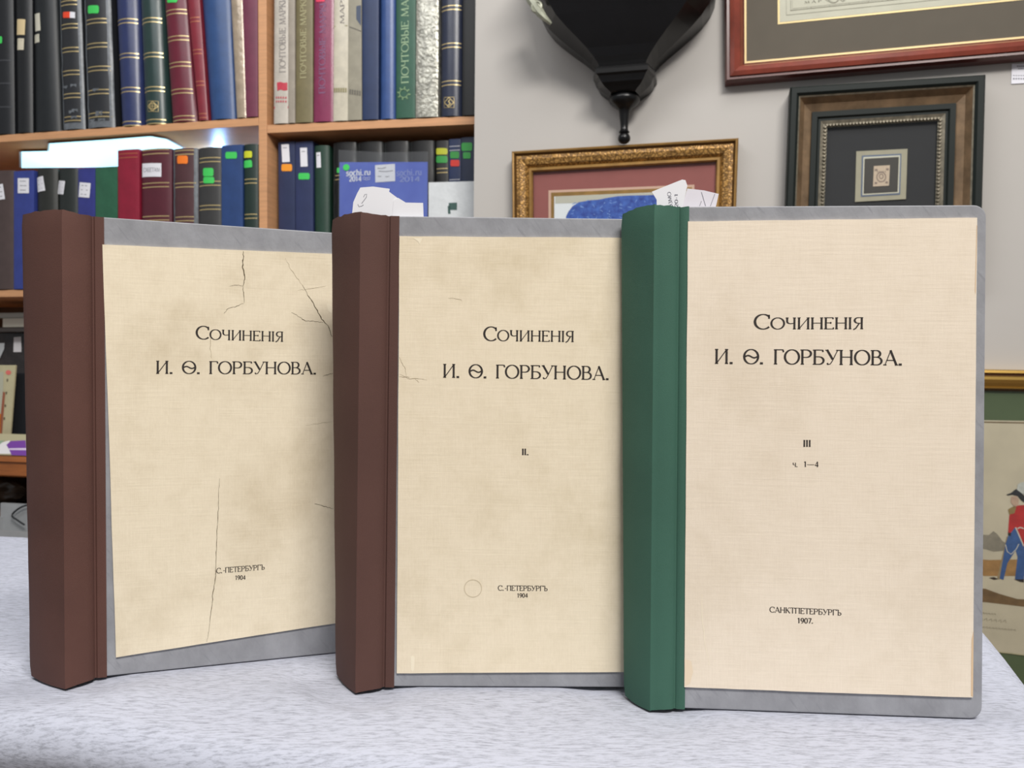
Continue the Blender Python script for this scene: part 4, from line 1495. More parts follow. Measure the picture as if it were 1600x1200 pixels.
# album wrapped in plastic, with a price label, further back
tA, oA = standing('album', 'dark plastic-wrapped album with white label left of the first brown book', 'album', -20, 90, -20, 90, 520, CO - .24, .06, mat('black_film_wrap', (58, 54, 54), .2, var=.4, vscale=26, bump=.8, bscale=30), group='things on the cabinet top')
mb = MB()
mb.poly([wq(x, y, CO - .2385) for x, y in ((21.5, 527), (33, 526), (33.5, 550), (21, 550))])
lb_ = mb.build('paper_label', M_white, tA)
mb = MB()
mb.poly([wq(x, y, CO - .2385) for x, y in ((-20, 536), (7, 536), (6.5, 545), (0, 559), (-20, 570))])
mb.build('paper_label', cm((196, 204, 208)), tA)
# flat pale boxes stacked above
zA = wpix(20, 520, CO - .24)[1]
for k, (xa, xb, y0_, y1_, c_, lab_) in enumerate(((-20, 80, 511.5, 519.5, (70, 66, 64), 'dark flat album lying on top of the plastic-wrapped album'),
                                                  (4, 80, 497, 503, (214, 214, 200), 'cream edged flat folder lying below the thinner grey one'), (-20, 80, 488.5, 496, (170, 176, 170), 'grey-green flat folder lying topmost under the lower left shelf'))):
    off = CO - .2
    t = None
    sa, sb = wpix(xa, 500, off)[0], wpix(xb, 500, off)[0]
    z1_, z0_ = wpix(20, y0_, off)[1], wpix(20, y1_, off)[1]
    if k == 0:
        zprev = zA + .0005
    z0_ = zprev
    z1_ = max(z1_, z0_ + .006)
    zprev = z1_ + .0005
    t = thing('folder', lab_, 'folder', tuple(wp((sa + sb) / 2, z0_, off - .06)), WROT, 'flat folders in the lower left corner of the bookcase')
    wallbox(MB(), sa, sb, z0_, z1_, off, off - .12).build('cover', cm(c_, .4), t, bevel=.001)
    wallbox(MB(), sa + .002, sb - .002, z0_ + .002, z1_ - .002, off + .0004, off - .001).build('page_edges', cm(tuple(min(255, v + 14) for v in c_), .6), t)
# cream book leaning and its dark neighbour
tC, oC = standing('book', 'cream book with red spot standing on the cabinet top at the left frame edge', 'book', -28, 13.5, -28, 24, 570.5, CO - .10, .006, cm((206, 198, 160), .6, var=.08), group='things on the cabinet top')
mb = MB()
mb.poly([wq(x, y, CO - .0994) for x, y in ((-20, 581), (5.5, 581), (3, 690), (-20, 690))], 0)
mb.poly([wq(x, y, CO - .0992) for x, y in ((4.5, 612), (8, 613), (3, 680), (-2, 680))], 1)
mb.poly([wq(x, y, CO - .0992) for x, y in ((-6, 645), (2, 647), (0, 682), (-9, 682))], 2)
mb.poly([wq(13 + 4.2 * math.cos(R(a)), 582 + 3.6 * math.sin(R(a)), CO - .0992) for a in range(0, 360, 24)], 3)
for k_ in range(4):
    y = 594 + k_ * 20
    x = 11.5 - k_ * 1.6
    mb.poly([wq(x - 1, y - 2, CO - .0992), wq(x + 1.2, y - 2, CO - .0992), wq(x + .8, y + 2, CO - .0992), wq(x - 1.2, y + 2, CO - .0992)], 4)
mb.build('cover_print', [cm((190, 190, 170)), cm((160, 96, 70)), cm((226, 130, 40)), cm((232, 120, 112)), cm((96, 90, 70))], tC)
tD, oD = standing('album', 'black album upright behind the cream book on the cabinet top', 'album', 10, 80, 18, 80, 583, CO - .13, .025, cm((32, 35, 40), .5), group='things on the cabinet top')
# leaflet bag lying on the counter
tE = thing('leaflet', 'white and purple leaflet in clear film on the cabinet top', 'leaflet', tuple(wp(wpix(10, 700, CO - .02)[0], zc1, CO - .04)), WROT)
q0 = [wp(wpix(x, 711, CO - .016)[0], zc1 + .0015, CO - .016) for x in (-40, 60)]
zl = wpix(20, 679, CO - .075)[1]
q1 = [wp(wpix(x, 680, CO - .075)[0], zl, CO - .075) for x in (60, -40)]
lo = q0 + q1
up_ = (lo[1] - lo[0]).cross(lo[3] - lo[0]).normalized()
mb = MB()
mb.prism(lo, [p + up_ * .002 for p in lo])
mb.build('sheet', cm((190, 184, 150), .3), tE)


def lf(px, py, lift):
    return hit(px, py, lo[0] + up_ * lift, up_)


for nm, colr, pts, lift in (('white_panel', (240, 238, 240), [(-20, 699), (8, 690), (16, 688), (12, 696), (14, 702), (18, 709), (-20, 709)], .0024),
                            ('purple_panel', (124, 70, 168), [(17, 689), (40, 688), (42, 712), (18, 711), (14, 702), (10, 695)], .0027),
                            ('white_stripe', (226, 210, 236), [(14, 700.5), (42, 700), (42, 703.5), (14, 703)], .003), ('green_panel', (150, 176, 150), [(-20, 690), (7, 688), (0, 694), (-20, 697)], .0027)):
    mb = MB()
    mb.poly([lf(x, y, lift) for x, y in pts])
    mb.build(nm, cm(colr, .3), tE)
# inside the cabinet: crumpled dark bag and grey tray with cable
zs_ = zs
sb = wpix(8, 780, CO - .17)[0]
tF = thing('plastic_bag', 'crumpled dark plastic bag under the brown cabinet top', 'bag', tuple(wp(sb, zs_, CO - .18)), WROT)
bm = bmesh.new()
bmesh.ops.create_icosphere(bm, subdivisions=4, radius=1)
mbb = MB()
vv = []
hb = (zc0 - zs_) * .44
for v in bm.verts:
    n_ = 1 + .22 * noise.noise(v.co * 2.3) + .1 * noise.noise(v.co * 6)
    p = v.co * n_
    vv.append(wp(sb + p.x * .1, max(zs_ + .0005, zs_ + hb + p.z * hb * .95), CO - .18 + p.y * .07))
mbb.add(vv, [[q.index for q in f.verts] for f in bm.faces])
bm.free()
mbb.build('bag_body', mat('dark_bag_film', (84, 74, 64), .3, var=.35, vscale=20), tF, smooth=True)
# grey tray standing on the floor side behind the table
TO = CO + .16
tG = thing('plastic_tray', 'light grey plastic tray with a rim just behind the table edge', 'tray', tuple(wp(wpix(10, 835, TO)[0], FLOOR_Z, TO - .08)), WROT)
sa, sb_ = wpix(-90, 835, TO)[0], wpix(200, 835, TO)[0]
zr0, zr1 = wpix(20, 846, TO)[1], wpix(20, 831, TO)[1]
zw = wpix(20, 788, TO - .15)[1]
zwb = wpix(20, 808, TO - .15)[1]
M_tray = mat('grey_plastic', (168, 170, 172), .4, var=.06)
M_tray2 = mat('grey_plastic_inside', (150, 154, 154), .4, var=.1, vscale=12)
mb = MB()
wallbox(mb, sa, sb_, zr0 - .03, zr1, TO, TO - .008)
wallbox(mb, sa, sa + .008, zr0 - .03, zr1, TO - .008, TO - .16)
wallbox(mb, sb_ - .008, sb_, zr0 - .03, zr1, TO - .008, TO - .16)
wallbox(mb, sa, sb_, zr0 - .03, zw, TO - .16, TO - .168)
mb.build('rim', M_tray, tG)
wallbox(MB(), sa + .008, sb_ - .008, zr0 - .03, zr0 - .022, TO - .008, TO - .16).build('tray_floor', M_tray2, tG)
wallbox(MB(), sa + .03, sb_ - .03, FLOOR_Z, zr0 - .031, TO - .03, TO - .14).build('stand', cm((110, 112, 114)), tG)
pts = [wq(x, y, TO - .1485) for x, y in ((44, 789), (38, 790.4), (33, 792.5), (28, 795.5), (24, 798.6), (21, 801.5), (19.2, 804), (18.6, 806))]
pts += [wq(x, y, TO - .145) for x, y in ((19.6, 807.6), (22, 809.5), (26, 812), (31, 815.5), (38, 820))]
mb = MB()
mb.tube(pts, .0022)
cab_o = mb.build('cable', cm((26, 28, 32), .5), None, smooth=True)
tag(cab_o, 'thin black cable looping over the grey plastic tray', 'cable')


# ------------------------------------------------------------------ framed pictures on the right wall
def frame_loops(mb, quad, profile, mats_i):
    """quad TL TR BR BL as (s,z); profile = list of (inset metres, off); mats_i per strip"""
    w_ = (math.dist(quad[0], quad[1]) + math.dist(quad[3], quad[2])) / 2
    h_ = (math.dist(quad[0], quad[3]) + math.dist(quad[1], quad[2])) / 2

    def bl(u, v):
        a = [(quad[0][k] * (1 - u) + quad[1][k] * u) for k in (0, 1)]
        b = [(quad[3][k] * (1 - u) + quad[2][k] * u) for k in (0, 1)]
        return [a[k] * (1 - v) + b[k] * v for k in (0, 1)]
    loops = []
    for ins, off in profile:
        u, v = ins / w_, ins / h_
        loops.append([wp(*bl(a, b), off) for a, b in ((u, v), (1 - u, v), (1 - u, 1 - v), (u, 1 - v))])
    for k in range(len(loops) - 1):
        mb.grid([loops[k], loops[k + 1]], mats_i[k], True)
    return loops, bl, w_, h_


def flat(quad_bl, u0, v0, u1, v1, off, th=.001):
    a = [wp(*quad_bl(u, v), off) for u, v in ((u0, v0), (u1, v0), (u1, v1), (u0, v1))]
    mb = MB()
    mb.prism(a, [p - WN * th for p in a])
    return mb


def pic_thing(label, quad, name='picture_frame'):
    bs = ((quad[2][0] + quad[3][0]) / 2, (quad[2][1] + quad[3][1]) / 2)
    return thing(name, label, 'framed picture', tuple(wp(bs[0], bs[1], .015)), WROT, 'framed pictures on the wall')


M_glass = clear('picture_glass', (.97, .98, .97), (1, 1, 1), .02, .02)

# 1: mahogany framed map
fo = .03
A_ = wpix(1132.5, 128, fo)
B_ = wpix(1600, 88, fo)
dirs = (B_[0] - A_[0], B_[1] - A_[1])
l_ = math.hypot(*dirs)
ux = (dirs[0] / l_, dirs[1] / l_)
wm, hm = 0.655, 0.50
uy = (-ux[1], ux[0])
BLq = A_
BRq = (A_[0] + ux[0] * wm, A_[1] + ux[1] * wm)
TLq = (A_[0] + uy[0] * hm, A_[1] + uy[1] * hm)
TRq = (BRq[0] + uy[0] * hm, BRq[1] + uy[1] * hm)
quad = (TLq, TRq, BRq, BLq)
tm_ = pic_thing('map in reddish mahogany frame with dark mat, highest on the right wall', quad)
M_mah = mat('mahogany', (132, 58, 42), .28, var=.22, vscale=25, stretch=(1, 1, 1))
M_mahd = mat('dark_mahogany', (86, 36, 30), .3, var=.1)
M_gilt = mat('gilt_line', (206, 180, 130), .4, .25)
px_ = wpix(1140, 100, fo)[0] - wpix(1139, 100, fo)[0]
pxv = wpix(1140, 100, fo)[1] - wpix(1140, 101, fo)[1]
mb = MB()
loops, bl, w_, h_ = frame_loops(mb, quad, [(0, .001), (0, .022), (.004, fo), (.009, fo - .001), (.010, fo + .002), (.018, fo + .004), (.028, fo - .001), (.034, fo - .012), (.037, fo - .014), (.0405, fo - .014), (.0405, .004)], [1, 1, 1, 1, 0, 0, 0, 1, 2, 2])
mb.build('frame', [M_mah, M_mahd, M_gilt], tm_)
i_ = .0395
flat(bl, i_ / w_, i_ / h_, 1 - i_ / w_, 1 - i_ / h_, .012).build('mat_board', mat('dark_taupe_mat', (98, 88, 78), .8, var=.04), tm_)
mu = (.0405 + .058) / w_
mv = (.0405 + .0665) / h_
flat(bl, mu, mv, 1 - mu, 1 - mv, .0128).build('gilt_fillet', M_gilt, tm_)
e_ = .0035
mapo = flat(bl, mu + e_ / w_, mv + e_ / h_, 1 - mu - e_ / w_, 1 - mv - e_ / h_, .0132)
mapo = mapo.build('map_sheet', mat('aged_map_paper', (210, 205, 190), .8, var=.06, vscale=14), tm_)
M_mapline = mat('map_engraving', (104, 98, 84), .8)
mb = MB()


def mp_uv(x, y):
    """x,y in metres from the map's lower left corner"""
    return wp(*bl(mu + e_ / w_ + x / w_, 1 - mv - e_ / h_ - y / h_), .0135)


mw, mh = w_ * (1 - 2 * mu) - 2 * e_, h_ * (1 - 2 * mv) - 2 * e_
for ins, wd in ((.012, .0008), (.020, .0012), (.023, .0006)):
    stroke(mb, [(ins, ins), (mw - ins, ins), (mw - ins, mh - ins), (ins, mh - ins), (ins, ins)], lambda q: wd, mp_uv, 0)
for k in range(1, 12):
    x = .023 + (mw - .046) * k / 12
    stroke(mb, [(x, .020), (x, .023)], lambda q: .0006, mp_uv, 0)
for (ox, oy, rx, ry, sd) in ((.10, .065, .022, .042, 1), (.103, .05, .012, .014, 2), (.03, .09, .02, .03, 3), (.24, .12, .08, .05, 4)):
    pts = [(ox + rx * math.cos(R(a)) * (1 + .35 * noise.noise(Vector((math.cos(R(a)) * 2, math.sin(R(a)) * 2, sd)))), max(.026, oy + ry * math.sin(R(a)) * (1 + .35 * noise.noise(Vector((math.cos(R(a)) * 2.4, math.sin(R(a)) * 2.4, sd + 9)))))) for a in range(0, 361, 8)]
    stroke(mb, pts, lambda q: .0009, mp_uv, 0)
    stroke(mb, [(p[0] + .0025, p[1] + .001) for p in pts], lambda q: .0004, mp_uv, 0)
random.seed(9)
for k in range(26):
    x, y = random.uniform(.08, .13), random.uniform(.03, .09)
    stroke(mb, [(x, y), (x + random.uniform(-.006, .006), y + random.uniform(.003, .01))], lambda q: .0004, mp_uv, 0)
mb.build('engraving', M_mapline, mapo, merge=False)
mb = MB()
text(mb, 'М А Р', lambda x, y: mp_uv(.045 + .03 * x, .030 + .005 * y), 0)
mb.build('map_lettering', M_mapline, mapo, merge=False)
flat(bl, i_ / w_, i_ / h_, 1 - i_ / w_, 1 - i_ / h_, .0155, .0006).build('glass', M_glass, tm_)

# 2: black and bronze frame round a single stamp
fo = .045
TLq, TRq = wpix(1235, 135.5, fo), wpix(1541, 115.5, fo)
BLd, BRd = wpix(1228, 320, fo), wpix(1535.5, 318, fo)
kk = 1.62
BLq = (TLq[0] + (BLd[0] - TLq[0]) * kk, TLq[1] + (BLd[1] - TLq[1]) * kk)
BRq = (TRq[0] + (BRd[0] - TRq[0]) * kk * .925, TRq[1] + (BRd[1] - TRq[1]) * kk * .925)
quad = (TLq, TRq, BRq, BLq)
ts = pic_thing('single stamp in wide black and bronze frame with beaded silver edge', quad)
M_fblack = mat('black_lacquer', (30, 36, 34), .5, var=.08, spec=.2)
M_bronze = mat('bronze_leaf', (146, 120, 92), .36, .35, var=.3, vscale=28)
M_silver = mat('antique_silver', (150, 142, 124), .4, .5, var=.3, vscale=90)
mb = MB()
loops, bl, w_, h_ = frame_loops(mb, quad, [(0, .001), (0, fo - .004), (.003, fo), (.012, fo), (.0165, fo - .005), (.019, fo - .007), (.028, fo - .02), (.042, fo - .026), (.0425, fo - .022), (.052, fo - .022), (.055, fo - .026), (.059, fo - .026), (.064, fo - .028), (.071, fo - .029), (.071, .006)],
                                  [0, 0, 0, 0, 2, 1, 1, 0, 0, 0, 0, 2, 2, 0])
# beading along the sight edge
for side in range(4):
    n_ = 34 if side % 2 == 0 else 32
    for k in range(n_):
        g = (k + .5) / n_
        ins = .0675
        u0, v0 = ins / w_, ins / h_
        if side == 0: uv = (u0 + (1 - 2 * u0) * g, v0)
        elif side == 1: uv = (1 - u0, v0 + (1 - 2 * v0) * g)
        elif side == 2: uv = (u0 + (1 - 2 * u0) * g, 1 - v0)
        else: uv = (u0, v0 + (1 - 2 * v0) * g)
        c = wp(*bl(*uv), fo - .0265)
        r_ = .0034
        ring = [c + WT * (r_ * math.cos(R(a))) + Vector((0, 0, r_ * math.sin(R(a)))) for a in range(0, 360, 60)]
        ring2 = [c + WT * (r_ * .6 * math.cos(R(a))) + Vector((0, 0, r_ * .6 * math.sin(R(a)))) + WN * .0022 for a in range(0, 360, 60)]
        mb.grid([ring, ring2], 2, True)
        mb.poly(ring2, 2)
mb.build('frame', [M_fblack, M_bronze, M_silver], ts)
i_ = .0705
flat(bl, i_ / w_, i_ / h_, 1 - i_ / w_, 1 - i_ / h_, .010).build('mat_board', mat('black_mat', (40, 39, 43), .8, var=.06), ts)


def bq(px, py, off):
    return wq(px, py, off)


def pixquad(pts, off, th=.0008):
    a = [wq(x, y, off) for x, y in pts]
    mb = MB()
    mb.prism(a, [p - WN * th for p in a])
    return mb


so = .0125
pixquad([(1338, 236.5), (1418, 232.5), (1415.5, 311), (1336, 315.5)], so).build('inner_mat', mat('silver_grey_mat', (168, 160, 140), .6, var=.05), ts)
pixquad([(1346.5, 243), (1408.5, 240), (1406.5, 304), (1345, 307.5)], so + .0006).build('blue_bevel', cm((92, 104, 130)), ts)
pixquad([(1349, 245.5), (1406.5, 242.5), (1404.5, 301.5), (1347.5, 305)], so + .0012).build('white_bevel', cm((206, 200, 184)), ts)
pixquad([(1351, 248), (1404.5, 245), (1402.5, 299.5), (1349.5, 302.5)], so + .0018).build('stamp_mount', cm((52, 46, 42)), ts)
st_ = pixquad([(1365.5, 259.5), (1390.5, 258), (1389, 290), (1364, 291.5)], so + .0026).build('stamp', mat('stamp_paper', (206, 184, 164), .8, var=.06, vscale=300), ts)
mb = MB()


def spx(x, y):
    return wq(x, y, so + .0029)


stroke(mb, arcpts(1377, 276.5, 7, 7.5, 0, 360, 20), lambda q: 1.6, spx, 0)
stroke(mb, arcpts(1377, 275.5, 3, 3.5, 0, 360, 16), lambda q: 1.4, spx, 0)
for x, y in ((1369, 265.5), (1386.5, 264.5), (1368.5, 286), (1385.5, 285)):
    stroke(mb, [(x - 2, y), (x + 2, y)], lambda q: 3, spx, 0)
for k in range(5):
    stroke(mb, [(1371 + k * 3, 267), (1371.5 + k * 3, 269.5)], lambda q: 1, spx, 0)
mb.build('stamp_engraving', cm((132, 112, 104)), st_, merge=False)
flat(bl, i_ / w_, i_ / h_, 1 - i_ / w_, 1 - i_ / h_, .0163, .0005).build('glass', M_glass, ts)

# 3: ornate gold frame with blue picture
fo = .035
TLq, TRq = wpix(799, 236, fo), wpix(1154, 215, fo)
BLd, BRd = wpix(800, 340, fo), wpix(1150.5, 320, fo)
kk = 2.55
BLq = (TLq[0] + (BLd[0] - TLq[0]) * kk, TLq[1] + (BLd[1] - TLq[1]) * kk)
BRq = (TRq[0] + (BRd[0] - TRq[0]) * kk, TRq[1] + (BRd[1] - TRq[1]) * kk)
quad = (TLq, TRq, BRq, BLq)
tg = pic_thing('blue picture with dark red mat in ornate gold frame under the black bracket', quad)
# chased gold leaf: voronoi cells for the leaf relief
M_ornate = mat('chased_gold', (186, 138, 66), .42, .3)
nt = M_ornate.node_tree
b_ = nt.nodes['Principled BSDF']
tc = nt.nodes.new('ShaderNodeTexCoord')
nz = nt.nodes.new('ShaderNodeTexNoise')
nz.inputs['Scale'].default_value = 60
nt.links.new(tc.outputs['Object'], nz.inputs['Vector'])
mxv = nt.nodes.new('ShaderNodeVectorMath')
mxv.operation = 'MULTIPLY_ADD'
mxv.inputs[1].default_value = (.03, .03, .03)
nt.links.new(nz.outputs['Color'], mxv.inputs[0])
nt.links.new(tc.outputs['Object'], mxv.inputs[2])
vo = nt.nodes.new('ShaderNodeTexVoronoi')
vo.feature = 'DISTANCE_TO_EDGE'
vo.inputs['Scale'].default_value = 120
nt.links.new(mxv.outputs[0], vo.inputs['Vector'])
rp = nt.nodes.new('ShaderNodeValToRGB')
rp.color_ramp.elements[0].position = 0.0
rp.color_ramp.elements[0].color = srgb((92, 64, 28))
rp.color_ramp.elements[1].position = 0.22
rp.color_ramp.elements[1].color = srgb((182, 138, 74))
nt.links.new(vo.outputs['Distance'], rp.inputs[0])
nt.links.new(rp.outputs[0], b_.inputs['Base Color'])
bp_ = nt.nodes.new('ShaderNodeBump')
bp_.inputs['Strength'].default_value = .6
bp_.inputs['Distance'].default_value = .0025
nt.links.new(vo.outputs['Distance'], bp_.inputs['Height'])
nt.links.new(bp_.outputs[0], b_.inputs['Normal'])
M_goldf = mat('gold_leaf', (168, 128, 68), .4, .35, var=.2, vscale=40)
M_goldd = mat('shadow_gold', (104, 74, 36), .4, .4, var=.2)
mb = MB()
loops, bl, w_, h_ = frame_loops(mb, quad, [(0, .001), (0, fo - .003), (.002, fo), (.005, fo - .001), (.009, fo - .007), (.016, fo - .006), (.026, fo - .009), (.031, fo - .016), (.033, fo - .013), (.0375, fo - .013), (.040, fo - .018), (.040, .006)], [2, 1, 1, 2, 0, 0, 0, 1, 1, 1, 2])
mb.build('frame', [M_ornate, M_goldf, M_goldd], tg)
i_ = .0395
flat(bl, i_ / w_, i_ / h_, 1 - i_ / w_, 1 - i_ / h_, .011).build('mat_board', mat('dull_red_mat', (150, 86, 83), .8, var=.04), tg)
pixquad([(857, 297.5), (1085, 288.5), (1085, 470), (857, 480)], .0118).build('pink_liner', cm((206, 168, 150)), tg)
pixquad([(861, 301), (1081, 292.5), (1081, 466), (861, 476)], .0126).build('gilt_fillet', M_goldf, tg)
pict = pixquad([(866, 307), (1076, 298.5), (1076, 460), (866, 470)], .0134).build('picture', mat('pale_picture_ground', (226, 228, 234), .8), tg)
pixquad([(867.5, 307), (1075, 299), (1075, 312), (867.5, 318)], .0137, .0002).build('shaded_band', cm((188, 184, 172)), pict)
mb = MB()
prof = [(884, 345), (885, 338), (888, 330), (895, 322), (905, 316), (920, 313), (935, 312), (950, 309), (965, 306.5), (985, 305.5), (1010, 305), (1030, 304), (1045, 306), (1058, 314), (1064, 330), (1066, 360), (1060, 410), (1040, 440), (920, 446), (895, 420), (885, 380)]
mb.poly([wq(x + random.uniform(-1, 1), y, .0139) for x, y in prof])
M_bluep = mat('blue_brushwork', (70, 110, 196), .7, col2=(30, 52, 140), vscale=90, bump=.4, bscale=120)
mb.build('blue_shape', M_bluep, pict)
mb = MB()
random.seed(5)
for k in range(60):
    x, y = random.uniform(892, 1055), random.uniform(312, 345)
    a = random.uniform(-60, 60)
    L_ = random.uniform(2, 6)
    stroke(mb, [(x, y), (x + L_ * math.cos(R(a)), y + L_ * math.sin(R(a)))], lambda q: .8, lambda x, y: wq(x, y, .0141), 0)
mb.build('brush_strokes', cm((130, 164, 226), .7), pict, merge=False)
flat(bl, i_ / w_, i_ / h_, 1 - i_ / w_, 1 - i_ / h_, .0163, .0005).build('glass', M_glass, tg)

# 4: military print, green mat, gold frame, low on the right
fo = .03
TRq, TLq = wpix(1790, 581, fo), wpix(1385, 574.5, fo)
BLq, BRq = wpix(1385, 1120, fo), wpix(1790, 1150, fo)
quad = (TLq, TRq, BRq, BLq)
tp = pic_thing('print of red-coated soldier with green mat and gold frame, right of the green spined book', quad)
M_brass = mat('polished_brass', (196, 158, 84), .22, .8)
M_brassd = mat('dark_gold', (96, 60, 34), .35, .3)
mb = MB()
loops, bl, w_, h_ = frame_loops(mb, quad, [(0, .001), (0, fo - .006), (.002, fo - .002), (.006, fo - .001), (.008, fo - .006), (.011, fo - .006), (.013, fo), (.018, fo + .001), (.024, fo - .003), (.031, fo - .009), (.032, fo - .008), (.034, fo - .009), (.0385, fo - .016), (.0385, .004)], [0, 0, 0, 1, 1, 0, 0, 0, 0, 0, 0, 1, 1])
mb.build('frame', [M_brass, M_brassd], tp, smooth=False)
i_ = .038
flat(bl, i_ / w_, i_ / h_, 1 - i_ / w_, 1 - i_ / h_, .011).build('mat_board', mat('green_mat', (84, 98, 68), .8, var=.05), tp)
po = .0122
prn = pixquad([(1450, 655), (1730, 660), (1730, 1040), (1450, 1006)], po).build('print_sheet', mat('aged_print_paper', (208, 195, 172), .8, var=.1, vscale=9), tp)


def wpoly(pts, colr, lift, name, rough=.8):
    mb = MB()
    mb.poly([wq(x, y, po + lift) for x, y in pts])
    return mb.build(name, cm(colr, rough, var=.18, vscale=60), prn)


wpoly([(1450, 657), (1730, 662), (1730, 664), (1450, 659)], (132, 112, 84), .0003, 'border_line')
wpoly([(1450, 1004), (1730, 1038), (1730, 1040), (1450, 1006)], (206, 194, 160), .0003, 'border_line')
wpoly([(1450, 868), (1545, 875), (1600, 874), (1730, 872), (1730, 905), (1600, 900), (1540, 900), (1450, 892)], (178, 134, 84), .0003, 'sand_bank')
wpoly([(1450, 830), (1545, 836), (1552, 830), (1558, 834), (1566, 845), (1574, 850), (1574, 860), (1552, 862), (1540, 858), (1450, 850)], (150, 140, 124), .0003, 'distant_crowd')
wpoly([(1450, 912), (1540, 920), (1562, 928), (1590, 936), (1730, 942), (1730, 952), (1600, 948), (1541, 941), (1450, 934)], (124, 96, 64), .0003, 'ground_shade')
wpoly([(1545, 903), (1553, 901.5), (1560, 905), (1553, 906)], (60, 46, 38), .0004, 'ground_shade')
# soldier: sword, trousers, coat, head, hat, plume
wpoly([(1573, 838), (1576, 838), (1562, 905), (1558, 904)], (168, 146, 112), .0005, 'sword')
wpoly([(1571, 850), (1577, 832), (1587, 822), (1600, 850), (1602, 870), (1600, 905), (1588, 906), (1586, 904), (1590, 870), (1587, 860), (1574, 880), (1568, 906), (1562, 904)], (64, 98, 156), .0006, 'trousers')
wpoly([(1584, 905), (1594, 909), (1600, 910), (1600, 905)], (46, 40, 40), .0007, 'boot')
wpoly([(1587, 790), (1600, 789), (1615, 795), (1618, 850), (1605, 866), (1596, 845), (1586, 824), (1579, 833), (1575, 833), (1577, 806), (1580, 798)], (198, 46, 46), .0007, 'red_coat')
wpoly([(1575, 796), (1580, 793), (1586, 790), (1588, 793), (1585, 802), (1577, 804)], (156, 130, 82), .0008, 'epaulette')
wpoly([(1586, 824), (1588, 824), (1600, 852), (1599, 854)], (224, 214, 200), .0008, 'coat_trim')
wpoly([(1575, 832), (1580, 833), (1579, 838), (1575, 836)], (52, 42, 40), .0008, 'cuff')
wpoly([(1580, 776), (1588, 775), (1592, 780), (1591, 790), (1585, 792), (1581, 787), (1579, 784)], (206, 172, 150), .0008, 'face')
wpoly([(1572, 773), (1580, 770), (1586, 765), (1589, 764), (1593, 768), (1602, 776), (1602, 786), (1596, 782), (1590, 775), (1582, 773), (1575, 774)], (42, 42, 46), .0009, 'hat')
wpoly([(1589, 765), (1590, 757), (1595, 754), (1604, 752), (1606, 772), (1598, 772)], (206, 206, 200), .001, 'plume')
mb = MB()
stroke(mb, [(1571, 851), (1574, 862), (1580, 866), (1588, 858), (1592, 850)], lambda q: 1.1, lambda x, y: wq(x, y, po + .0011), 0)
stroke(mb, [(1590, 826), (1594, 824), (1600, 826)], lambda q: 1.6, lambda x, y: wq(x, y, po + .0011), 0)
mb.build('coat_lace', cm((214, 208, 198)), prn, merge=False)
mb = MB()
for (x0, x1, y, h_t, n_) in ((1530, 1557, 958, 3, 6), (1530, 1574, 968, 5, 6), (1530, 1588, 980, 3, 12)):
    for k in range(n_):
        xa = x0 + (x1 - x0) * k / n_
        stroke(mb, [(xa, y + (xa - 1530) * .09), (xa + (x1 - x0) / n_ * .6, y - h_t * .5 + (xa - 1530) * .09), (xa + (x1 - x0) / n_ * .7, y + h_t * .4 + (xa - 1530) * .09)], lambda q: .7, lambda x, y: wq(x, y, po + .0004), 0)
mb.build('caption_lettering', cm((132, 122, 104)), prn, merge=False)
flat(bl, i_ / w_, i_ / h_, 1 - i_ / w_, 1 - i_ / h_, .0158, .0005).build('glass', M_glass, tp)

# 5: price tag on the wall
tt = thing('price_tag', 'small white price tag on the wall at the right frame edge', 'price tag', tuple(wp(*wpix(1592, 130, .001), .001)), WROT)
tgp = pixquad([(1581, 100), (1622, 98), (1621, 129), (1580, 131)], .0018).build('card', cm((232, 232, 240)), tt)
mb = MB()
for y, x0, x1, wd in ((103.5, 1589, 1618, 1.6), (107.5, 1591, 1616, 1.3), (118, 1583, 1618, 1.2), (123, 1583, 1618, 2.2)):
    for k in range(9):
        xa = x0 + (x1 - x0) * k / 9
        stroke(mb, [(xa, y), (xa + 2.3, y)], lambda q: wd, lambda x, y: wq(x, y, .0021), 0)
mb.build('lettering', M_pencil, tgp, merge=False)

# ------------------------------------------------------------------ black carved bracket on the wall
M_ebony = mat('ebonised_wood', (17, 17, 18), .3, var=.25, vscale=20, spec=.35)
mm = 1.0
sc = wpix(974, 110, .06)[0]
PXM = wpix(975, 110, .06)[0] - wpix(974, 110, .06)[0]


def zpx(y, off=.06):
    return wpix(974, y, off)[1]


tb_ = thing('wall_bracket', 'black carved wall bracket with turned drop finial', 'bracket', tuple(wp(sc, zpx(212), 0.0)), WROT)


def half_oct(cw, tw, d, z, dc=None):
    """centre face width cw, total width tw, depth d"""
    dc = d * .45 if dc is None else dc
    return [wp(sc - tw / 2, z, .001), wp(sc - tw / 2, z, dc), wp(sc - cw / 2, z, d), wp(sc + cw / 2, z, d), wp(sc + tw / 2, z, dc), wp(sc + tw / 2, z, .001)]


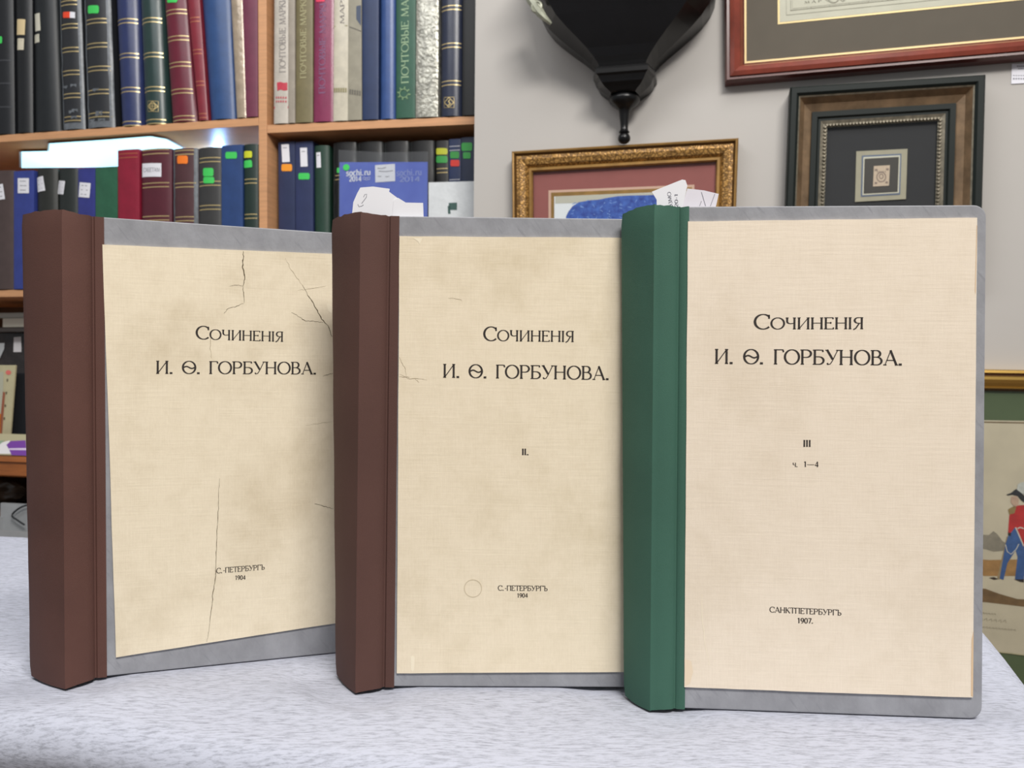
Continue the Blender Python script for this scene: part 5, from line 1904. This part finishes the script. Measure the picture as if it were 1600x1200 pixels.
mb = MB()
secs = []
for y, cw, tw, d in ((-70, 240, 280, .16), (-30, 240, 280, .158), (-6, 236, 278, .155), (6, 228, 274, .15), (20, 214, 262, .142), (36, 196, 238, .13), (52, 166, 204, .116), (66, 136, 170, .104), (80, 108, 134, .092), (92, 88, 106, .084), (101, 76, 90, .079), (108, 70, 82, .076)):
    secs.append(half_oct(cw * PXM, tw * PXM, d, zpx(y), d * .5))
mb.grid(secs, 0, True)
mb.poly(secs[0])
mb.poly(secs[-1])
mb.build('body', M_ebony, tb_, smooth=False)
mb = MB()
secs = []
for y, cw, tw, d in ((106, 72, 86, .079), (109, 78, 94, .084), (112.5, 80, 97, .087), (119, 80, 97, .087), (122, 74, 90, .083), (128, 68, 86, .08), (131, 64, 82, .078), (136, 56, 70, .072), (142, 42, 52, .066), (144, 38, 46, .062)):
    secs.append(half_oct(cw * PXM, tw * PXM, d, zpx(y), d * .55))
mb.grid(secs, 0, True)
mb.poly(secs[0])
mb.poly(secs[-1])
mb.build('base_moulding', M_ebony, tb_)
mb = MB()
rows = []
for y, r in ((143, 16), (144, 20), (147, 23.5), (151, 24.5), (155, 23), (159, 19), (162, 15), (165, 11), (168, 9), (175, 8), (182, 7), (190, 6.2), (196, 6), (199, 7), (200.5, 8.5), (202, 8.2), (203, 6), (204.5, 7), (207, 9), (210.5, 10), (214, 9.6), (217, 7.5), (219, 4.5), (220, .4)):
    c = wp(sc, zpx(y), .036)
    rows.append([c + WT * (r * PXM * math.cos(R(a))) + WN * (r * PXM * math.sin(R(a))) for a in range(0, 360, 15)])
mb.grid(rows, 0, True)
mb.poly(rows[0])
mb.build('drop_finial', M_ebony, tb_, smooth=True)
# shelf board above, mostly out of the picture
mb = MB()
secs = [half_oct(250 * PXM, 288 * PXM, .19, zpx(y), .11) for y in (-92, -71)]
mb.grid(secs, 0, True)
mb.poly(secs[0])
mb.poly(secs[1])
mb.build('top_shelf', M_ebony, tb_)
# pale metal rosettes fixed at the flanks of the body
M_pale = mat('pale_painted_metal', (176, 178, 158), .4, .2, var=.25, vscale=60)
mb = MB()
rows = []
cx0 = wq(839, 11, .128)
for r, o in ((.004, -.012), (.011, -.008), (.0125, 0), (.011, .004), (.008, .005), (.007, .003), (.004, .0045), (.0003, .005)):
    rows.append([cx0 + WN * o + WT * (r * math.cos(R(a))) + Vector((0, 0, r * math.sin(R(a)))) for a in range(0, 360, 20)])
mb.grid(rows, 0, True)
mb.poly(rows[0])
mb.build('rosette', M_pale, tb_, smooth=True)
mb = MB()
mb.tube([wq(824, -14, .12), wq(831, 0, .122), wq(844, 20, .126), wq(851, 28, .126), wq(861, 37, .118)], [.009, .011, .009, .006, .003])
mb.build('scroll', M_pale, tb_, smooth=True)
